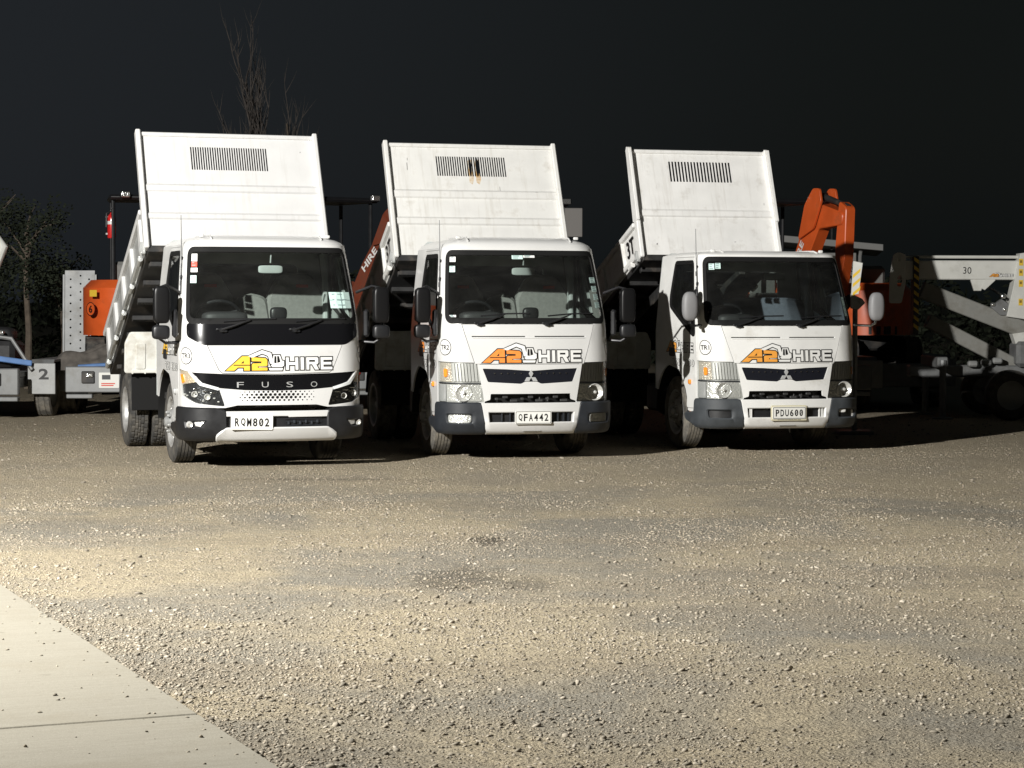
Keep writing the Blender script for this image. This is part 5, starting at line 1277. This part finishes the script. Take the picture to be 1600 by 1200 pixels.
mb = MB(); mb.patch([([rpoly(lpoly((1392, 397), (1400, 393), (1411, 397), (1411, 440), (1405, 472), (1386, 472), (1387, 430)), .03)], 0), ([lpoly((1398, 432), (1403, 428), (1407, 436), (1404, 447), (1398, 446)), circ(*lp(1401, 405), .022, 12), circ(*lp(1391, 420), .012, 8)], None)], PL, .6, .14, .11, .003); mb.build('side_plate', LIFTW, kp)
mb = MB(); mb.box((lp(1405, 404)[0], LY, lp(0, 404)[1]), (.09, .24, .07), None, .01); mb.build('pin_block', LIFTW, kp)
rs = new_obj('riser', None, bl); rs.empty_display_size = .1
mb = MB(); mb.prism(lpoly((1590, 395), (1596, 394), (1625, 396), (1625, 500), (1570, 492)), PL, -.12, .13, .006); mb.build('riser_plate', LIFTW, rs)
for v in (408, 424, 441, 470):
    mb = MB(); x0, z0 = lp(1587, v); mb.patch([([rect(x0, x0 + .055, z0 - .045, z0 + .045)], 0), ([rect(x0 + .012, x0 + .043, z0 - .01, z0 + .025)], 1)], PL, 9., .1335); mb.build('warning_sticker', [YELLOW, mat('sticker_brown', (.25, .16, .03), .5)], rs, 0)
mb = MB(); lay = []
for k in range(12):
    v = 396 + k * 9; lay.append(lpoly((1597, v), (1612, v + 11), (1612, v + 5.5), (1597, v - 5.5)))
x0, z1 = lp(1597, 396); x1, z0 = lp(1612, 498)
mb.patch([([rect(x0, x1, z0, z1)], 0), (lay, 1)], PL, 9., .136); mb.build('hazard_stripes', [YELLOW, INK], rs, 0)
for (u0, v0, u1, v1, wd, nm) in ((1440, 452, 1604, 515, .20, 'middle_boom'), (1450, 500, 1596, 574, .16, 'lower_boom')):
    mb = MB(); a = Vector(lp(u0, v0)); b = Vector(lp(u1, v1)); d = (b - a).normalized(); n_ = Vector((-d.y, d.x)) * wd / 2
    mb.prism([tuple(a + n_), tuple(a - n_), tuple(b - n_), tuple(b + n_)], PL, -.08, .06, .012); mb.build(nm, mat('lift_shade_paint', (.26, .26, .24), .55, vary=.2, vscale=4, dirt=(.10, .09, .07), dscale=4, dlo=.42, dhi=.8), bl)  # white darkened in the colour to stand in for shade on these booms
mb = MB(); a, b = lp(1533, 440), lp(1580, 468); mb.tube([(a[0], LY - .03, a[1]), (b[0], LY - .03, b[1])], [.02, .03], 8); mb.build('lift_ram', CHROME, bl)
mb = MB(); mb.prism(lpoly((1546, 478), (1562, 466), (1574, 474), (1578, 490), (1560, 490)), PL, -.02, .09, .004); mb.build('ram_bracket', GALV, bl)
for u, v in ((1548, 474), (1564, 462), (1567, 482)):
    mb = MB(); x0, z0 = lp(u, v); superbox(mb, (x0, LY - .09, z0), (.06, .05, .05)); mb.build('valve_block', WLAMP, bl)
mb = MB(); mb.prism(lpoly((1580, 520), (1615, 515), (1615, 572), (1598, 572)), PL, -.10, .10, .006); mb.build('base_bracket', LIFTW, bl)
mb = MB(); x0 = lp(1600, 0)[0]; mb.box((x0 - .25, LY, .62), (2.6, .26, .16), None, .02); mb.box((x0 + .1, LY, .85), (.5, .5, .34), None, .05); mb.build('base_frame', GALV, bl)
for u, v in ((1515, 566), (1536, 564), (1553, 561)):
    mb = MB(); xx, zz = lp(u, v); mb.box((xx, LY - .2, zz), (.13, .12, .08), None, .02); mb.build('hydraulic_block', GALVL, bl)
for x in (x0 - .35, x0 + .55):
    for dy in (-.75, .75):
        w = new_obj('wheel', None, bl); w.location = (x, LY + dy, .33)
        mb = MB(); mb.lathe([(.19, -.09), (.29, -.10), (.33, -.06), (.33, .06), (.29, .10), (.19, .09)], axis='y', seg=40); mb.build('tyre', RUBBER, w, 40)
        mb = MB(); mb.lathe([(.20, -.08), (.12, -.03), (0, -.03)], axis='y', seg=24, flip=True); mb.build('rim', GALVL, w)
    mb = MB(); mb.tube([(x, LY - .75, .33), (x, LY + .75, .33)], .04, 8); mb.build('axle', CHASSIS, bl)
for x, dx in ((x0 - 1.2, -.5), (x0 + 1.0, .5)):
    og = new_obj('outrigger', None, bl)
    mb = MB(); mb.box((x, LY, .75), (.14, 1.2, .14), None, .015); mb.build('outrigger_beam', GALV, og)
    for dy in (-.6, .6):
        mb = MB(); mb.tube([(x, LY + dy, .78), (x, LY + dy, .04)], .045, 8); mb.lathe([(0, 0.03), (.14, .03), (.14, .0)], (x, LY + dy, 0), 'z', 16); mb.build('outrigger_leg', GALV, og)
mb = MB(); x1, z1 = lp(1428, 400); mb.box((x1, LY - .02, z1 - .52), (.07, .22, 1.05), None, .006); mb.build('boom_cradle', CHASSIS, bl)
lay = []; xa, xb = x1 - .033, x1 + .033
for k in range(9): zq = z1 - .05 - k * .11; lay.append([(xa, zq), (xb, zq - .05), (xb, zq), (xa, zq + .05)])
mb = MB(); mb.patch([([rect(xa, xb, z1 - 1.03, z1)], 1), (lay, 0)], PL, 9., .134); mb.build('cradle_stripes', [YELLOW, INK], bl, 0)

# striped marker board on a hinged steel bracket, beyond the truck with grey mirrors
HY = 25.6
def hq(u, v): x, y, z = px(u, v, HY); return (x, z)
hz_ = thing('hazard_board', 'white and yellow striped board on grey hinged post beside round grey mirror', 'hazard board', (hq(1336, 0)[0], HY, 0))
PH = Plane((-hq(1336, 0)[0], 0, 0), (1, 0, 0), (0, 0, 1))
hpq = lambda *q: [hq(u, v) for u, v in q][::-1]
mb = MB(); st = [hpq((1331, v + 4), (1343, v - 6), (1342, v), (1330.5, v + 10)) for v in (424, 438, 452)]
mb.patch([([hpq((1332, 407), (1346, 410), (1340, 458), (1329, 460))], 0), (st, 1)], PH, 9., .03, .0, .002); mb.build('board', [LIFTW, YELLOW], hz_)
mb = MB(); mb.prism(hpq((1329, 458), (1346, 466), (1350, 472), (1340, 482), (1329, 480)), PH, -.03, .02, .004); mb.lathe([(0, -.05), (.025, -.05), (.025, -.02)], (hq(1344, 470)[0] - hq(1336, 0)[0], 0, hq(0, 470)[1]), 'y', 12); mb.build('hinge_bracket', GALVL, hz_)
mb = MB(); mb.tube([(0, .02, -.01), (0, .02, 1.5)], .03, 8); mb.box((0, .02, .015), (.4, .4, .05), None, .01); mb.build('post', GALV, hz_)

# ------------------------------------------------------------------ house beyond the yard
HX, HYY = 7.9, 62.0
hs = thing('house', 'low pale house with a single-pitch roof and downpipe beyond the yard', 'house', (HX, HYY, 0), R(-8))
mb = MB(); mb.box((-2.2, 3, 1.45), (2.4, 6, 2.9)); mb.build('recessed_wall', mat('grey_blue_cladding', (.20, .22, .24), .8), hs)
mb = MB(); mb.box((1.25, 2.9, 1.45), (1.05, 6.4, 2.9), None, .01)
mb.build('wall', mat('pale_cladding', (.74, .73, .69), .8, vary=.05), hs)
mb = MB(); mb.box((.15, 2.9, 1.4), (1.2, 6.0, 2.8)); mb.build('entry_wall', mat('pale_cladding', (.5, .49, .46)), hs)
PR = Plane((0, -.7, 0), (1, 0, 0), (0, 0, 1)); mb = MB()
mb.prism([(-3.6, 3.50), (2.5, 2.96), (2.5, 3.12), (-3.6, 3.68)], PR, -7.6, 0, .01); mb.build('roof', mat('roof_steel', (.55, .55, .53), .5, .1), hs)
mb = MB(); mb.tube([(1.9, -.35, 2.95), (1.88, -.3, 2.8), (1.85, -.28, .05)], .05, 8); mb.build('downpipe', VINYL_W, hs)
mb = MB(); mb.tube([(1.1, .5, 3.0), (1.1, .5, 4.1)], .03, 6); mb.build('flue', GALV, hs)
wf = new_obj('window', None, hs)
mb = MB(); mb.patch([([rect(-2.9, -1.6, 1.0, 2.2)], 0), ([rect(-2.83, -2.29, 1.07, 2.13), rect(-2.22, -1.67, 1.07, 2.13)], None)], Plane((0, 0, 0), (1, 0, 0), (0, 0, 1)), 9., .05, -.02); mb.build('frame', BLACK, wf)
mb = MB(); mb.patch([([rect(-2.85, -1.65, 1.05, 2.15)], 0)], Plane((0, 0, 0), (1, 0, 0), (0, 0, 1)), 9., .01); mb.build('pane', GLOSSBLACK, wf)

# ------------------------------------------------------------------ trees
BARK = mat('bark', (.16, .13, .10), .9, vary=.3, vscale=10, bump=.5, bscale=30)
TWIG = mat('twig_bark', (.125, .11, .10), .9, vary=.3, vscale=10)
LEAF = mat('leaf_green', (.030, .038, .022), .7, vary=.5, vscale=3)
def bare_tree(label, loc, h, seed, spread=.32, n1=20):
    rd = random.Random(seed); t = thing('bare_tree', label, 'tree', loc)
    tr = MB(); pts = [Vector((0, 0, -.1))]; 
    for k in range(9): pts.append(pts[-1] + Vector((rd.uniform(-.08, .08), rd.uniform(-.08, .08), h / 9)))
    tr.tube(pts, [.13 * (1 - k / 9.6) + .008 for k in range(10)], 8); tr.build('trunk', BARK, t)
    br = MB()
    def grow(p, d, l, r, dep):
        q = [p]; n = 5
        for k in range(n):
            d = (d + Vector((rd.uniform(-.12, .12), rd.uniform(-.12, .12), .09))).normalized(); q.append(q[-1] + d * l / n)
        br.tube(q, [r * (1 - k / (n + .6)) for k in range(n + 1)], 5)
        if dep > 0:
            for k in range(5 if dep > 1 else 4):
                i = rd.randint(1, n - 1); a = rd.uniform(0, 6.28)
                dd = (d + Vector((math.cos(a), math.sin(a), .2)) * rd.uniform(.25, .6)).normalized()
                grow(q[i], dd, l * rd.uniform(.35, .6), r * .55, dep - 1)
    for k in range(n1):
        i = rd.randint(2, 8); a = rd.uniform(0, 6.28); s_ = spread * (1.25 - i / 10)
        grow(pts[i], Vector((math.cos(a) * s_, math.sin(a) * s_, 1)).normalized(), h * rd.uniform(.22, .42), .028, 2)
    br.build('branches', TWIG, t); return t
def leafy_tree(label, loc, h, cr, seed, nl=2600, leaf=.07):
    rd = random.Random(seed); t = thing('leafy_tree', label, 'tree', loc)
    tr = MB(); p = [Vector((0, 0, -.1)), Vector((.03, 0, h * .3)), Vector((-.02, .02, h * .55)), Vector((.02, 0, h * .85))]
    tr.tube(p, [.07, .055, .045, .015], 8)
    for k in range(9):
        a = rd.uniform(0, 6.28); b = p[2] + Vector((0, 0, rd.uniform(-.1, .25) * h)); e = b + Vector((math.cos(a) * cr * .8, math.sin(a) * cr * .8, h * rd.uniform(.08, .28)))
        tr.tube([b, (b + e) / 2 + Vector((0, 0, .12)), e], [.025, .016, .006], 5)
    tr.build('trunk', BARK, t)
    cl = [(rd.uniform(-1, 1), rd.uniform(-1, 1), rd.uniform(-1, 1), rd.uniform(.25, .5)) for _ in range(26)]
    V = []; Fs = []
    for k in range(nl):
        c = rd.choice(cl); d = Vector((rd.gauss(0, 1), rd.gauss(0, 1), rd.gauss(0, 1))).normalized() * c[3] * rd.random() ** .4
        q = Vector((c[0] * .72 + d.x, c[1] * .72 + d.y, c[2] * .7 + d.z))
        q = Vector((q.x * cr, q.y * cr, h * .74 + q.z * h * .27))
        a = Vector((rd.gauss(0, 1), rd.gauss(0, 1), rd.gauss(0, .6))).normalized() * leaf * rd.uniform(.6, 1.3); b = a.orthogonal().normalized() * leaf * .35
        n = len(V); V += [q - a * .5, q + b, q + a * .5, q - b]; Fs.append((n, n + 1, n + 2, n + 3))
    mb = MB(); mb.add(V, Fs); mb.build('crown', LEAF, t, 0); return t
bare_tree('tall bare poplar rising behind the truck with the yellow logo', px(388, 600, 46)[:2] + (0,), 5.3, 5, .70, 24)
bare_tree('slender bare sapling beside the tall poplar', px(458, 600, 47)[:2] + (0,), 5.4, 9, .15, 7)
leafy_tree('small leafy tree with slim trunk behind the trailer marked 2', px(42, 600, 38)[:2] + (0,), 3.3, .75, 3)
leafy_tree('broad leafy tree left of the slim-trunked tree', px(-25, 600, 40)[:2] + (0,), 3.5, .95, 4)
leafy_tree('low leafy tree right of the slim-trunked tree', px(98, 600, 43)[:2] + (0,), 2.5, .6, 6, 1600)
hv = []; hf = []; rd = random.Random(2)
for k in range(15000):
    q = Vector((rd.uniform(-17, 16), 52 + rd.gauss(0, .4), 0)); top = 1.9 + .35 * math.sin(q.x * .9) + .2 * math.sin(q.x * 2.7)
    q.z = rd.uniform(0, top) + abs(rd.gauss(0, .1)); a = Vector((rd.gauss(0, 1), rd.gauss(0, 1), rd.gauss(0, 1))).normalized() * .11; b = a.orthogonal().normalized() * .05
    n = len(hv); hv += [q - a, q + b, q + a, q - b]; hf.append((n, n + 1, n + 2, n + 3))
hg = thing('hedge', 'long dark hedge along the back of the yard', 'hedge', (0, 0, 0))
mb = MB(); mb.add(hv, hf); o = mb.build('foliage', LEAF, hg, 0); o['kind'] = 'stuff'
